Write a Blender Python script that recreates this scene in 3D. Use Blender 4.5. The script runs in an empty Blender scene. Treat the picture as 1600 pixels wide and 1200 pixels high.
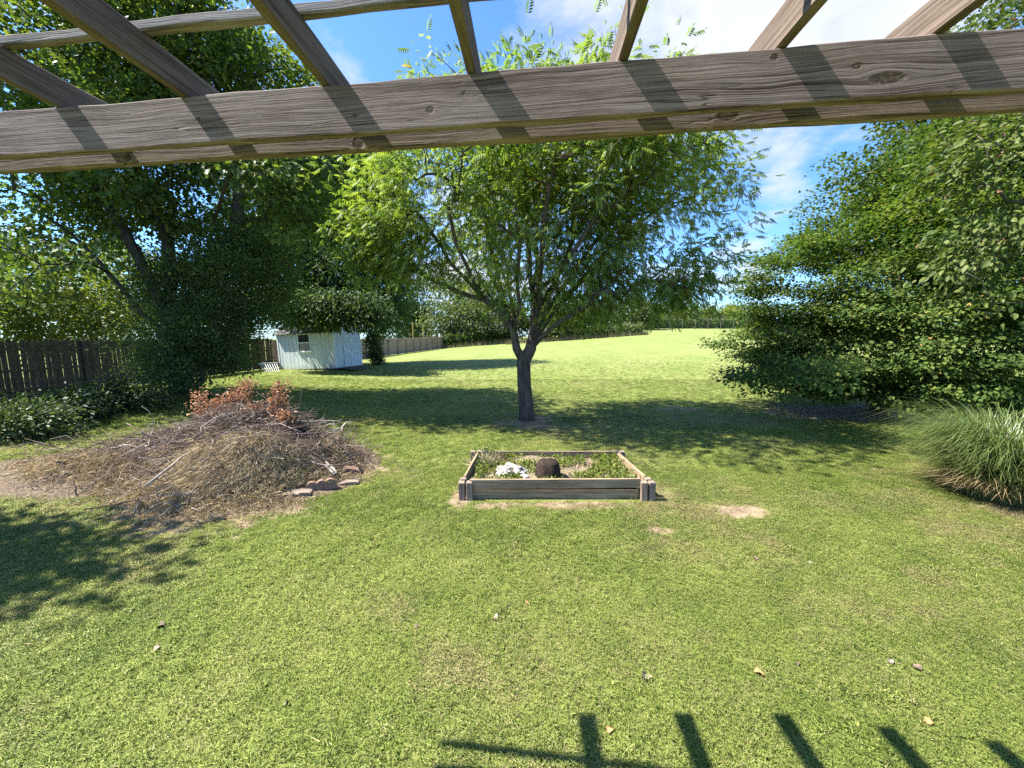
import bpy, math, random
import numpy as np
from mathutils import Vector, Matrix

random.seed(7)
rng = np.random.default_rng(11)
SC = bpy.context.scene
COL = SC.collection

# ------------------------------------------------------------------ camera
EYE = 2.45
PITCH = math.radians(6.84)
cam_data = bpy.data.cameras.new('camera')
cam_data.sensor_width = 36.0
cam_data.lens = 13.5
cam_data.clip_start = 0.05
cam_data.clip_end = 2000
cam = bpy.data.objects.new('camera', cam_data)
cam.location = (0, 0, EYE)
cam.rotation_euler = (math.pi / 2 - PITCH, 0, 0)
COL.objects.link(cam)
SC.camera = cam

# ------------------------------------------------------------------ light
SUN = Vector((0.704, -0.006, -1.0)).normalized()
EXPOSURE = 1.76
SKY_STRENGTH = 0.095
SUN_STRENGTH = 5.0
SC.view_settings.view_transform = 'Standard'
SC.view_settings.look = 'None'
SC.view_settings.gamma = 1.0
SC.view_settings.use_curve_mapping = False
SC.view_settings.exposure = EXPOSURE

sun_data = bpy.data.lights.new('sun', 'SUN')
sun_data.energy = SUN_STRENGTH
sun_data.angle = math.radians(0.5)
sun_data.color = (1.0, 0.95, 0.86)
sun = bpy.data.objects.new('sun', sun_data)
sun.rotation_euler = SUN.to_track_quat('-Z', 'Y').to_euler()
sun.location = (-20, 0, 30)
COL.objects.link(sun)

CP, SP = math.cos(PITCH), math.sin(PITCH)


def ray(px, py):
    u, v = (px - 800) / 600.0, (600 - py) / 600.0
    return Vector((u, CP + v * SP, -SP + v * CP))


class NT:
    """small helper to write node trees"""
    def __init__(self, tree):
        self.t = tree
        self.t.nodes.clear()

    def n(self, typ, ins=None, **kw):
        nd = self.t.nodes.new(typ)
        for k, v in kw.items():
            setattr(nd, k, v)
        for k, v in (ins or {}).items():
            self.put(nd.inputs[k], v)
        return nd

    def put(self, sock, v):
        if hasattr(v, 'is_output') or isinstance(v, bpy.types.NodeSocket):
            self.t.links.new(v, sock)
        elif isinstance(v, bpy.types.Node):
            self.t.links.new(v.outputs[0], sock)
        else:
            if sock.type == 'RGBA' and len(v) == 3:
                v = (*v, 1)
            sock.default_value = v

    def m(self, op, a, b=0.0, c=0.0, clamp=False):
        nd = self.t.nodes.new('ShaderNodeMath')
        nd.operation = op
        nd.use_clamp = clamp
        for i, v in enumerate((a, b, c)):
            self.put(nd.inputs[i], v)
        return nd.outputs[0]

    def vm(self, op, a, b=(0, 0, 0)):
        nd = self.t.nodes.new('ShaderNodeVectorMath')
        nd.operation = op
        self.put(nd.inputs[0], a)
        self.put(nd.inputs[1], b)
        return nd.outputs['Value'] if op in ('DOT_PRODUCT', 'LENGTH', 'DISTANCE') else nd.outputs[0]

    def ramp(self, fac, stops, interp='LINEAR'):
        nd = self.t.nodes.new('ShaderNodeValToRGB')
        cr = nd.color_ramp
        cr.interpolation = interp
        while len(cr.elements) > 1:
            cr.elements.remove(cr.elements[-1])
        cr.elements[0].position = stops[0][0]
        cr.elements[0].color = self._c(stops[0][1])
        for p, c in stops[1:]:
            e = cr.elements.new(p)
            e.color = self._c(c)
        self.put(nd.inputs[0], fac)
        return nd.outputs[0]

    @staticmethod
    def _c(c):
        if isinstance(c, (int, float)):
            return (c, c, c, 1)
        return (*c, 1) if len(c) == 3 else c

    def mix(self, fac, a, b, blend='MIX'):
        nd = self.t.nodes.new('ShaderNodeMix')
        nd.data_type = 'RGBA'
        nd.blend_type = blend
        self.put(nd.inputs[0], fac)
        self.put(nd.inputs[6], a)
        self.put(nd.inputs[7], b)
        return nd.outputs[2]

    def noise(self, vec, scale, detail=4, rough=0.55, dist=0.0, dims='3D'):
        nd = self.t.nodes.new('ShaderNodeTexNoise')
        nd.noise_dimensions = dims
        self.put(nd.inputs['Vector'], vec)
        nd.inputs['Scale'].default_value = scale
        nd.inputs['Detail'].default_value = detail
        nd.inputs['Roughness'].default_value = rough
        nd.inputs['Distortion'].default_value = dist
        return nd.outputs[0]


# ------------------------------------------------------------------ sky
world = bpy.data.worlds.new('World')
SC.world = world
world.use_nodes = True
w = NT(world.node_tree)
sky = w.n('ShaderNodeTexSky')
sky.sky_type = 'NISHITA'
sky.sun_disc = False
to_sun = -SUN
sky.sun_elevation = math.asin(to_sun.z)
sky.sun_rotation = math.atan2(to_sun.x, to_sun.y)
sky.altitude = 200
sky.air_density = 1.1
sky.dust_density = 0.6
sky.ozone_density = 2.2
tc = w.n('ShaderNodeTexCoord')
dirv = tc.outputs['Generated']
sep = w.n('ShaderNodeSeparateXYZ', {0: dirv})
den = w.m('ADD', w.m('MAXIMUM', sep.outputs[2], 0.0), 0.16)
cv = w.n('ShaderNodeCombineXYZ', {0: w.m('DIVIDE', sep.outputs[0], den), 1: w.m('DIVIDE', sep.outputs[1], den), 2: 3.7})
big = w.noise(cv.outputs[0], 0.9, 7, 0.56, 0.25)
fine = w.noise(cv.outputs[0], 3.4, 8, 0.62, 0.3)
dens = w.m('ADD', w.m('MULTIPLY', big, 0.62), w.m('MULTIPLY', fine, 0.38))
# the larger cloud banks that stand over the field, each a soft blob of extra density
for (bx, by, rad, amt) in [(880, 20, 0.14, 0.13), (1120, 30, 0.28, 0.115), (1330, 20, 0.2, 0.08), (1255, 305, 0.085, 0.12), (1215, 390, 0.12, 0.0),
                           (1230, 240, 0.08, 0.03), (1300, 250, 0.06, -0.08), (1350, 215, 0.06, 0.16), (545, 105, 0.06, 0.14), (690, 410, 0.16, 0.14), (800, 400, 0.2, 0.1),
                           (1060, 470, 0.10, 0.12), (620, 60, 0.14, -0.2), (700, 60, 0.12, -0.16), (1310, 400, 0.1, -0.2), (1330, 275, 0.07, -0.13),
                           (1215, 470, 0.1, 0.06), (1040, 420, 0.12, -0.06), (1400, 170, 0.1, -0.06)]:
    d = ray(bx, by).normalized()
    dist = w.vm('DISTANCE', w.vm('NORMALIZE', dirv), tuple(d))
    g = w.m('POWER', 2.718, w.m('MULTIPLY', w.m('MULTIPLY', dist, dist), -1.0 / rad ** 2))
    dens = w.m('ADD', dens, w.m('MULTIPLY', g, amt))
mask = w.ramp(dens, [(0.535, 0.0), (0.60, 0.40), (0.69, 1.0)])
cloud_col = w.ramp(w.m('ADD', dens, w.m('MULTIPLY', w.m('SUBTRACT', fine, 0.5), 0.5)), [(0.5, (0.72, 0.80, 0.95)), (0.64, (0.93, 0.95, 1.0)), (0.85, (0.80, 0.86, 0.96)), (1.0, (0.62, 0.70, 0.86))])
skyc = w.mix(1.0, sky.outputs[0], (0.50, 0.76, 1.10, 1), 'MULTIPLY')
CLOUD = 0.335 / SKY_STRENGTH
cl = w.vm('MULTIPLY', cloud_col, (CLOUD, CLOUD, CLOUD))
mixc = w.mix(mask, skyc, cl)
bg = w.n('ShaderNodeBackground', {0: mixc, 1: SKY_STRENGTH})
w.n('ShaderNodeOutputWorld', {0: bg.outputs[0]})


# ------------------------------------------------------------------ object helpers
def tag(o, label=None, cat=None, group=None, kind=None):
    for k, v in (('label', label), ('category', cat), ('group', group), ('kind', kind)):
        if v:
            o[k] = v
    return o


def empty(name, loc=(0, 0, 0), **kw):
    o = bpy.data.objects.new(name, None)
    o.empty_display_size = 0.2
    o.location = loc
    COL.objects.link(o)
    return tag(o, **kw)


def link(name, me, parent=None, mat=None, **kw):
    """links a mesh whose coordinates are in world space unless it is given a matrix later"""
    o = bpy.data.objects.new(name, me)
    COL.objects.link(o)
    if mat is not None and not me.materials:
        for m_ in (mat if isinstance(mat, (list, tuple)) else [mat]):
            me.materials.append(m_)
    if parent is not None:
        o.parent = parent
        if parent.type == 'EMPTY' or True:
            pm = world_of(parent)
            o.matrix_parent_inverse = pm.inverted()
    return tag(o, **kw)


def world_of(o):
    mtx = o.matrix_basis.copy()
    if o.parent is not None:
        mtx = world_of(o.parent) @ o.matrix_parent_inverse @ mtx
    return mtx


def mesh(name, V, faces, attrs=None, smooth=False, mat_index=None):
    """faces: list of int arrays (n,3) or (n,4)"""
    me = bpy.data.meshes.new(name)
    V = np.asarray(V, dtype=np.float32).reshape(-1, 3)
    if not isinstance(faces, (list, tuple)):
        faces = [faces]
    faces = [np.asarray(f, dtype=np.int32) for f in faces if len(f)]
    loops = np.concatenate([f.ravel() for f in faces]) if faces else np.zeros(0, np.int32)
    tot = np.concatenate([np.full(len(f), f.shape[1], np.int32) for f in faces])
    start = np.concatenate([[0], np.cumsum(tot)[:-1]]).astype(np.int32)
    me.vertices.add(len(V))
    me.vertices.foreach_set('co', V.ravel())
    me.loops.add(len(loops))
    me.loops.foreach_set('vertex_index', loops)
    me.polygons.add(len(tot))
    me.polygons.foreach_set('loop_start', start)
    me.polygons.foreach_set('loop_total', tot)
    if smooth:
        me.polygons.foreach_set('use_smooth', np.ones(len(tot), bool))
    if mat_index is not None:
        me.polygons.foreach_set('material_index', np.asarray(mat_index, np.int32))
    for k, a in (attrs or {}).items():
        at = me.attributes.new(k, 'FLOAT', 'POINT')
        at.data.foreach_set('value', np.asarray(a, np.float32))
    me.update(calc_edges=True)
    me.validate()
    return me


class Acc:
    """accumulates pieces for one mesh"""
    def __init__(self):
        self.V, self.T, self.Q, self.A, self.n = [], [], [], [], 0

    def add(self, V, T=None, Q=None, tint=0.5):
        V = np.asarray(V, float).reshape(-1, 3)
        if T is not None and len(T):
            self.T.append(np.asarray(T, int) + self.n)
        if Q is not None and len(Q):
            self.Q.append(np.asarray(Q, int) + self.n)
        self.V.append(V)
        self.A.append(np.broadcast_to(np.asarray(tint, float), (len(V),)))
        self.n += len(V)

    def build(self, name, smooth=False):
        fs = []
        if self.T:
            fs.append(np.concatenate(self.T))
        if self.Q:
            fs.append(np.concatenate(self.Q))
        return mesh(name, np.concatenate(self.V), fs, {'tint': np.concatenate(self.A)}, smooth)


BOXQ = [(0, 3, 2, 1), (4, 5, 6, 7), (0, 1, 5, 4), (1, 2, 6, 5), (2, 3, 7, 6), (3, 0, 4, 7)]


def box_mesh(name, sx, sy, sz, bevel=0.004, centre=(0, 0, 0), wob=0.0):
    """box with small chamfered edges; dimensions full size"""
    import bmesh
    bm = bmesh.new()
    bmesh.ops.create_cube(bm, size=1.0)
    for v in bm.verts:
        v.co = Vector((v.co.x * sx + centre[0] + random.uniform(-wob, wob), v.co.y * sy + centre[1] + random.uniform(-wob, wob), v.co.z * sz + centre[2] + random.uniform(-wob, wob)))
    if bevel:
        bmesh.ops.bevel(bm, geom=list(bm.edges), offset=bevel, segments=1, affect='EDGES', profile=0.5)
    me = bpy.data.meshes.new(name)
    bm.to_mesh(me)
    bm.free()
    return me


def frame_matrix(origin, xdir, zdir=(0, 0, 1)):
    x = Vector(xdir).normalized()
    z = Vector(zdir)
    y = z.cross(x).normalized()
    z = x.cross(y).normalized()
    mt = Matrix(((x.x, y.x, z.x, origin[0]), (x.y, y.y, z.y, origin[1]), (x.z, y.z, z.z, origin[2]), (0, 0, 0, 1)))
    return mt


def put(o, mtx):
    """set the world matrix of an object that may have a parent"""
    o.matrix_basis = mtx
    return o


def tube(path, rad, sides=6, cap=True):
    P = np.asarray(path, float)
    R = np.asarray(rad, float)
    n = len(P)
    T = np.gradient(P, axis=0)
    T /= np.linalg.norm(T, axis=1)[:, None] + 1e-9
    up = np.array([0, 0, 1.0]) if abs(T[0, 2]) < 0.9 else np.array([1.0, 0, 0])
    V = np.zeros((n, sides, 3))
    a = np.linspace(0, 2 * np.pi, sides, endpoint=False)
    for i in range(n):
        x = np.cross(up, T[i]); x /= np.linalg.norm(x) + 1e-9
        y = np.cross(T[i], x)
        up = np.cross(x, T[i]) * -1 if False else y
        V[i] = P[i] + R[i] * (np.cos(a)[:, None] * x + np.sin(a)[:, None] * y)
    idx = np.arange(n * sides).reshape(n, sides)
    nx = np.roll(idx, -1, axis=1)
    Q = np.stack([idx[:-1], nx[:-1], nx[1:], idx[1:]], -1).reshape(-1, 4)
    V = V.reshape(-1, 3)
    T3 = []
    if cap:
        V = np.vstack([V, P[-1] + T[-1] * R[-1] * 0.3, P[0] - T[0] * R[0] * .1])
        e = n * sides
        T3 = [(idx[-1, k], idx[-1, (k + 1) % sides], e) for k in range(sides)] + [(idx[0, (k + 1) % sides], idx[0, k], e + 1) for k in range(sides)]
    return V, np.array(T3, int).reshape(-1, 3), Q


# value noise in numpy
_tab = np.random.default_rng(3).random((256, 256))


def vnoise(x, y):
    xi, yi = np.floor(x).astype(int), np.floor(y).astype(int)
    fx, fy = x - xi, y - yi
    fx, fy = fx * fx * (3 - 2 * fx), fy * fy * (3 - 2 * fy)
    g = lambda a, b: _tab[a % 256, b % 256]
    return (g(xi, yi) * (1 - fx) + g(xi + 1, yi) * fx) * (1 - fy) + (g(xi, yi + 1) * (1 - fx) + g(xi + 1, yi + 1) * fx) * fy


def fbm(x, y, o=4):
    s, a, t = 0, 0.5, 0
    for k in range(o):
        s = s + a * vnoise(x * 2 ** k + 17 * k, y * 2 ** k + 31 * k)
        t += a
        a *= 0.5
    return s / t


def sstep(a, b, x):
    t = np.clip((np.asarray(x, float) - a) / (b - a), 0, 1)
    return t * t * (3 - 2 * t)


# ------------------------------------------------------------------ terrain
def gz(X, Y):
    X, Y = np.asarray(X, float), np.asarray(Y, float)
    s = sstep(12.5, 26, Y)
    zend = np.clip(1.75 + 0.085 * X, 0.5, 3.4)
    z = 0.5 * s + np.maximum(0, (np.minimum(Y, 80) - 20) / 45) * (zend - 0.5)
    z = z + sstep(-6, -13, X) * 0.5 * (1 - s)
    z = z + 0.05 * (fbm(X * 0.35 + 5, Y * 0.35) - 0.5) * np.clip(Y / 6, 0, 1)
    return z


def gp(px, py, tmax=120):
    r = ray(px, py)
    t = 1.0
    for k in range(4000):
        p = Vector((0, 0, EYE)) + r * t
        if p.z <= float(gz(p.x, p.y)):
            return p
        t += 0.01 + t * 0.002
    return p


def at(px, py, D):
    r = ray(px, py)
    return Vector((0, 0, EYE)) + r * (D / r.y)


# bare and dry places: (X, Y, rx, ry, strength)
def _ell(px, py, wpx, hpx, s):
    c = gp(px, py)
    a, b = gp(px - wpx, py), gp(px + wpx, py)
    n, f = gp(px, py + hpx), gp(px, py - hpx)
    return (c.x, c.y, (b.x - a.x) / 2, (f.y - n.y) / 2, s)


BARE = [_ell(1163, 801, 42, 11, 1.15), _ell(1140, 795, 70, 14, 0.5), _ell(1030, 831, 30, 9, 0.85), _ell(870, 790, 175, 9, 0.75), _ell(1030, 772, 40, 20, 0.5), _ell(722, 775, 22, 26, 0.8),
        _ell(826, 660, 60, 14, 0.8), _ell(900, 668, 120, 14, 0.45), _ell(1330, 645, 170, 16, 1.1), _ell(1150, 655, 140, 14, 0.55), _ell(1060, 640, 60, 8, 0.6), _ell(1200, 690, 120, 14, 0.35),
        _ell(300, 1170, 60, 26, 0.4), _ell(1500, 830, 90, 20, 0.4), _ell(1590, 800, 60, 20, 0.6), _ell(870, 600, 100, 5, 0.3), _ell(760, 625, 70, 8, 0.4)]
# the dry ground under and round the brush pile
PILE = [(-8.6, 8.3, 1.4, 0.7, 0.3), (-5.0, 6.9, 2.3, 1.7, 1.6), (-7.0, 6.8, 1.6, 1.0, 0.9), (-3.4, 6.7, 1.1, 1.0, 1.1), (-4.5, 5.6, 1.5, 0.95, 1.3), (-10, 7.3, 2.4, 1.0, 0.3)]


def bare(X, Y):
    X, Y = np.asarray(X, float), np.asarray(Y, float)
    b = np.zeros_like(X)
    n = (fbm(X * 2.3, Y * 2.3) - 0.5) * 1.1 + (fbm(X * 8, Y * 8, 3) - .5) * 1.3
    for (x, y, rx, ry, s) in BARE + PILE:
        q = ((X - x) / rx) ** 2 + ((Y - y) / ry) ** 2
        b = np.maximum(b, s * (1 - sstep(0.25, 1.35, np.sqrt(q) + n * 0.8)))
    # thin spots under the trees
    return np.clip(b, 0, 1)


def dryness(X, Y):
    X, Y = np.asarray(X, float), np.asarray(Y, float)
    d = 0.36 * sstep(0.40, 0.66, fbm(X * 0.45 + 9, Y * 0.45 + 2)) + 0.36 * sstep(0.5, 0.70, fbm(X * 1.9, Y * 1.9 + 40))
    d = d + 0.25 * np.exp(-(((X - 1.5) / 5.5) ** 2 + ((Y - 4.5) / 3.2) ** 2))
    return np.clip(d + 0.25 * sstep(14, 30, Y), 0, 1)


# ------------------------------------------------------------------ materials
def new_mat(name):
    mt = bpy.data.materials.new(name)
    mt.use_nodes = True
    return mt, NT(mt.node_tree)


def finish(t, col, rough=0.8, bump=None, bump_strength=0.3, bump_dist=0.01, spec=0.3, extra=None):
    ins = {'Base Color': col, 'Roughness': rough, 'Specular IOR Level': spec}
    bs = t.n('ShaderNodeBsdfPrincipled', ins)
    if bump is not None:
        b = t.n('ShaderNodeBump', {'Height': bump, 'Strength': bump_strength, 'Distance': bump_dist})
        t.put(bs.inputs['Normal'], b.outputs[0])
    for k, v in (extra or {}).items():
        t.put(bs.inputs[k], v)
    t.n('ShaderNodeOutputMaterial', {0: bs.outputs[0]})
    return bs


def leaf_mat(name, stops, trans=0.35, rough=0.45, spec=0.4, tcol=(1.25, 1.35, 0.5)):
    mt, t = new_mat(name)
    a = t.n('ShaderNodeAttribute', attribute_name='tint')
    col = t.ramp(a.outputs['Fac'], stops)
    bs = t.n('ShaderNodeBsdfPrincipled', {'Base Color': col, 'Roughness': rough, 'Specular IOR Level': spec})
    tc_ = t.mix(1.0, col, (*tcol, 1), 'MULTIPLY')
    tr = t.n('ShaderNodeBsdfTranslucent', {0: tc_})
    mx = t.n('ShaderNodeMixShader', {0: trans, 1: bs.outputs[0], 2: tr.outputs[0]})
    t.n('ShaderNodeOutputMaterial', {0: mx.outputs[0]})
    return mt


def bark_mat(name, dark, light, scale=1.0):
    mt, t = new_mat(name)
    co = t.n('ShaderNodeTexCoord').outputs['Object']
    st = t.vm('MULTIPLY', co, (14 * scale, 14 * scale, 2.6 * scale))
    n1 = t.noise(st, 1.0, 6, 0.65, 0.6)
    n2 = t.noise(co, 3.0, 4)
    f = t.m('ADD', t.m('MULTIPLY', n1, 0.75), t.m('MULTIPLY', n2, 0.35))
    col = t.ramp(f, [(0.36, dark), (0.52, [(a + b) / 2 for a, b in zip(dark, light)]), (0.68, light)])
    finish(t, col, 0.9, n1, 1.0, 0.03, 0.15)
    return mt


def wood_mat(name, dark, mid, light, along='X', knots=(), freq=55.0, moss=0.15, bump=0.5, scale=1.0, crack=0.5):
    """weathered timber, grain along the local x axis; knots = (x, z, rx, rz)"""
    mt, t = new_mat(name)
    tcn = t.n('ShaderNodeTexCoord')
    co = tcn.outputs['Object']
    oi = t.n('ShaderNodeObjectInfo')
    s = t.n('ShaderNodeSeparateXYZ', {0: co})
    X, Y, Z = s.outputs
    rnd = t.m('MULTIPLY', oi.outputs['Random'], 31.0)
    if along == 'Z':
        X, Z = Z, X
    low = t.noise(t.n('ShaderNodeCombineXYZ', {0: t.m('ADD', t.m('MULTIPLY', X, 1.3 * scale), rnd), 1: t.m('MULTIPLY', Y, 5 * scale), 2: t.m('MULTIPLY', Z, 7 * scale)}).outputs[0], 1.0, 3, 0.5)
    g = t.m('ADD', Z, t.m('MULTIPLY', t.m('SUBTRACT', low, 0.5), 0.055 / scale))
    g = t.m('ADD', g, t.m('MULTIPLY', Y, 0.8))
    kmask = None
    for (kx, kz, rx, rz) in knots:
        dx = t.m('DIVIDE', t.m('SUBTRACT', X, kx), rx)
        dz = t.m('DIVIDE', t.m('SUBTRACT', Z, kz), rz)
        q = t.m('ADD', t.m('MULTIPLY', dx, dx), t.m('MULTIPLY', dz, dz))
        dxx = t.m('MULTIPLY', dx, 0.42)
        dzz = t.m('MULTIPLY', dz, 0.55)
        qq = t.m('ADD', t.m('MULTIPLY', dxx, dxx), t.m('MULTIPLY', dzz, dzz))
        e = t.m('POWER', 2.718, t.m('MULTIPLY', qq, -1.0))
        g = t.m('ADD', g, t.m('MULTIPLY', t.m('MULTIPLY', e, t.m('TANH', t.m('MULTIPLY', dz, 1.5)) if False else dz), -rz * 0.75))
        jit = t.noise(co, 60, 2)
        k = t.m('SUBTRACT', 1.15, t.m('ADD', q, t.m('MULTIPLY', jit, 0.5)))
        k = t.m('MULTIPLY', k, 2.2, clamp=True)
        kmask = k if kmask is None else t.m('MAXIMUM', kmask, k)
    gv = t.n('ShaderNodeCombineXYZ', {0: t.m('ADD', t.m('MULTIPLY', X, 1.1 * scale), rnd), 1: 0.0, 2: t.m('MULTIPLY', g, freq)}).outputs[0]
    rings = t.noise(gv, 1.0, 3, 0.6)
    fib = t.noise(t.n('ShaderNodeCombineXYZ', {0: t.m('ADD', t.m('MULTIPLY', X, 2.6 * scale), rnd), 1: t.m('MULTIPLY', Y, 180 * scale), 2: t.m('MULTIPLY', g, 230)}).outputs[0], 1.0, 4, 0.65)
    blotch = t.noise(t.vm('MULTIPLY', co, (2.2, 6, 6)), 1.0, 4)
    f = t.m('ADD', t.m('MULTIPLY', rings, 0.45), t.m('MULTIPLY', fib, 0.55))
    f = t.m('ADD', f, t.m('MULTIPLY', t.m('SUBTRACT', blotch, 0.5), 0.22))
    col = t.ramp(f, [(0.36, dark), (0.46, mid), (0.56, light), (0.70, [c * 1.2 for c in light])])
    # checks: thin dark splits along the grain
    ck = t.noise(t.n('ShaderNodeCombineXYZ', {0: t.m('ADD', t.m('MULTIPLY', X, 0.9 * scale), rnd), 1: 3.3, 2: t.m('MULTIPLY', g, 24)}).outputs[0], 1.0, 2, 0.5)
    cm = t.m('SUBTRACT', 1.0, t.m('MULTIPLY', t.m('ABSOLUTE', t.m('SUBTRACT', ck, 0.535)), 110), clamp=True)
    gate = t.ramp(t.noise(t.n('ShaderNodeCombineXYZ', {0: t.m('ADD', X, rnd), 1: 0.0, 2: t.m('MULTIPLY', Z, 3)}).outputs[0], 1.6, 2), [(0.5, 0.0), (0.6, 1.0)])
    cm = t.m('MULTIPLY', cm, t.m('MULTIPLY', gate, crack))
    col = t.mix(t.m('MULTIPLY', cm, 0.8), col, [c * 0.3 for c in dark])
    if moss:
        mm = t.ramp(t.noise(t.vm('MULTIPLY', co, (3, 9, 9)), 1.0, 5), [(0.55, 0.0), (0.75, 1.0)])
        col = t.mix(t.m('MULTIPLY', mm, moss), col, (0.12, 0.13, 0.05))
    h = t.m('SUBTRACT', f, t.m('MULTIPLY', cm, 1.2))
    if kmask is not None:
        kc = t.ramp(t.noise(co, 70, 4), [(0.35, (0.035, 0.024, 0.017)), (0.65, (0.12, 0.085, 0.06))])
        col = t.mix(t.m('MULTIPLY', kmask, 0.9), col, kc)
        h = t.m('SUBTRACT', h, t.m('MULTIPLY', kmask, 0.5))
    finish(t, col, 0.85, h, bump, 0.006, 0.2)
    return mt


def simple_mat(name, c1, c2, scale=8.0, rough=0.8, bump=0.3, dist=0.01, detail=5, spec=0.3):
    mt, t = new_mat(name)
    co = t.n('ShaderNodeTexCoord').outputs['Object']
    n = t.noise(co, scale, detail, 0.6)
    col = t.ramp(n, [(0.35, c1), (0.65, c2)])
    finish(t, col, rough, n, bump, dist, spec)
    return mt


def tint_mat(name, stops, rough=0.85, spec=0.2, trans=0.0, noise_amt=0.0):
    if trans:
        return leaf_mat(name, stops, trans, rough, spec, (1.1, 0.95, 0.75))
    mt, t = new_mat(name)
    a = t.n('ShaderNodeAttribute', attribute_name='tint')
    f = a.outputs['Fac']
    if noise_amt:
        n = t.noise(t.n('ShaderNodeTexCoord').outputs['Object'], 14, 4)
        f = t.m('ADD', f, t.m('MULTIPLY', t.m('SUBTRACT', n, 0.5), noise_amt))
    finish(t, t.ramp(f, stops), rough, spec=spec)
    return mt


# ------------------------------------------------------------------ ground
def build_ground():
    ys = np.concatenate([np.linspace(-30, 0, 25)[:-1], np.linspace(0, 16, 240)[:-1], 16 + (np.geomspace(1, 1100, 150) - 1)])
    u = np.linspace(-1, 1, 300)
    xs_unit = np.sign(u) * (np.abs(u) * 0.45 + 0.55 * np.abs(u) ** 4)
    YY, UU = np.meshgrid(ys, xs_unit, indexing='ij')
    half = np.where(YY < 16, 26 + np.maximum(YY, 0) * 0.6, 35.6 + (YY - 16) * 1.9)
    XX = UU * half
    ZZ = gz(XX, YY)
    ny, nx = XX.shape
    V = np.stack([XX, YY, ZZ], -1).reshape(-1, 3)
    idx = np.arange(ny * nx).reshape(ny, nx)
    Q = np.stack([idx[:-1, :-1], idx[:-1, 1:], idx[1:, 1:], idx[1:, :-1]], -1).reshape(-1, 4)
    me = mesh('lawn', V, Q, {'bare': bare(XX, YY).ravel(), 'dry': dryness(XX, YY).ravel()}, True)
    mt, t = new_mat('lawn_ground')
    co = t.n('ShaderNodeTexCoord').outputs['Object']
    ab = t.n('ShaderNodeAttribute', attribute_name='bare').outputs['Fac']
    ad = t.n('ShaderNodeAttribute', attribute_name='dry').outputs['Fac']
    n1 = t.noise(co, 38, 5, 0.7)
    n2 = t.noise(co, 4.5, 4, 0.6)
    n3 = t.noise(co, 0.5, 4, 0.6)
    f = t.m('ADD', t.m('MULTIPLY', n1, 0.5), t.m('ADD', t.m('MULTIPLY', n2, 0.3), t.m('MULTIPLY', n3, 0.25)))
    green = t.ramp(f, [(0.36, (0.105, 0.145, 0.034)), (0.52, (0.150, 0.195, 0.050)), (0.68, (0.20, 0.240, 0.072))])
    dry = t.ramp(f, [(0.38, (0.16, 0.16, 0.06)), (0.66, (0.29, 0.28, 0.125))])
    mow = t.noise(t.vm('MULTIPLY', co, (0.95, 0.10, 1.0)), 1.0, 3, 0.6)
    f = t.m('ADD', f, t.m('MULTIPLY', t.m('SUBTRACT', mow, 0.5), 0.22))
    green = t.ramp(f, [(0.36, (0.105, 0.145, 0.034)), (0.52, (0.155, 0.198, 0.050)), (0.68, (0.21, 0.245, 0.072))])
    col = t.mix(t.m('MULTIPLY', ad, 0.55), green, dry)
    soil = t.ramp(t.m('ADD', t.m('MULTIPLY', n1, 0.6), t.m('MULTIPLY', n2, 0.4)), [(0.35, (0.10, 0.07, 0.042)), (0.5, (0.23, 0.175, 0.11)), (0.65, (0.35, 0.28, 0.185))])
    bm_ = t.m('ADD', ab, t.m('MULTIPLY', t.m('SUBTRACT', n1, 0.5), 0.5))
    bm_ = t.ramp(bm_, [(0.35, 0.0), (0.65, 1.0)])
    # close up the sheet between the blades is soil and old thatch
    sp_ = t.n('ShaderNodeSeparateXYZ', {0: co})
    near = t.ramp(t.m('DIVIDE', sp_.outputs[1], 30.0), [(0.2, 0.75), (0.85, 0.0)])
    thatch = t.ramp(n1, [(0.35, (0.06, 0.075, 0.016)), (0.65, (0.19, 0.21, 0.05))])
    col = t.mix(near, col, thatch)
    col = t.mix(bm_, col, soil)
    finish(t, col, 0.95, n1, 0.6, 0.03, 0.1)
    me.materials.append(mt)
    link('lawn', me, label='sloping mown grass lawn with thin dry spots and small bare dirt patches', kind='structure')


build_ground()


def blade_tuft(name, nb, radius, hmin, hmax, wid, broad, seed, lean=0.7):
    r = np.random.default_rng(seed)
    acc = Acc()
    for k in range(nb):
        a, rr = r.uniform(0, 6.283), radius * math.sqrt(r.random())
        bx, by = rr * math.cos(a), rr * math.sin(a)
        h = r.uniform(hmin, hmax)
        d = r.uniform(0, 6.283)
        ln = h * abs(r.normal(0, lean)) + 0.005
        wv = np.array([-math.sin(d), math.cos(d), 0]) * wid * r.uniform(0.7, 1.3)
        dv = np.array([math.cos(d), math.sin(d), 0])
        p0 = np.array([bx, by, -0.01])
        p1 = p0 + dv * ln * 0.35 + np.array([0, 0, h * 0.6])
        p2 = p0 + dv * ln + np.array([0, 0, h * r.uniform(0.75, 1.0)])
        tint = np.clip(r.normal(0.5, 0.2), 0, 1)
        if r.random() < broad:      # clover-like broad leaf
            s = wid * r.uniform(2.2, 3.6)
            c = p0 + np.array([0, 0, h * 0.55])
            e1 = dv * s + np.array([0, 0, s * r.uniform(-.4, .4)])
            e2 = np.array([-dv[1], dv[0], 0]) * s * 0.75
            acc.add([c - e1, c + e2, c + e1, c - e2], T=[(0, 1, 2), (0, 2, 3)], tint=tint * 0.8)
        else:
            acc.add([p0 - wv, p0 + wv, p1 + wv * 0.8, p1 - wv * 0.8, p2], T=[(2, 3, 4)], Q=[(0, 1, 2, 3)], tint=tint)
    return acc.build(name)


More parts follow.
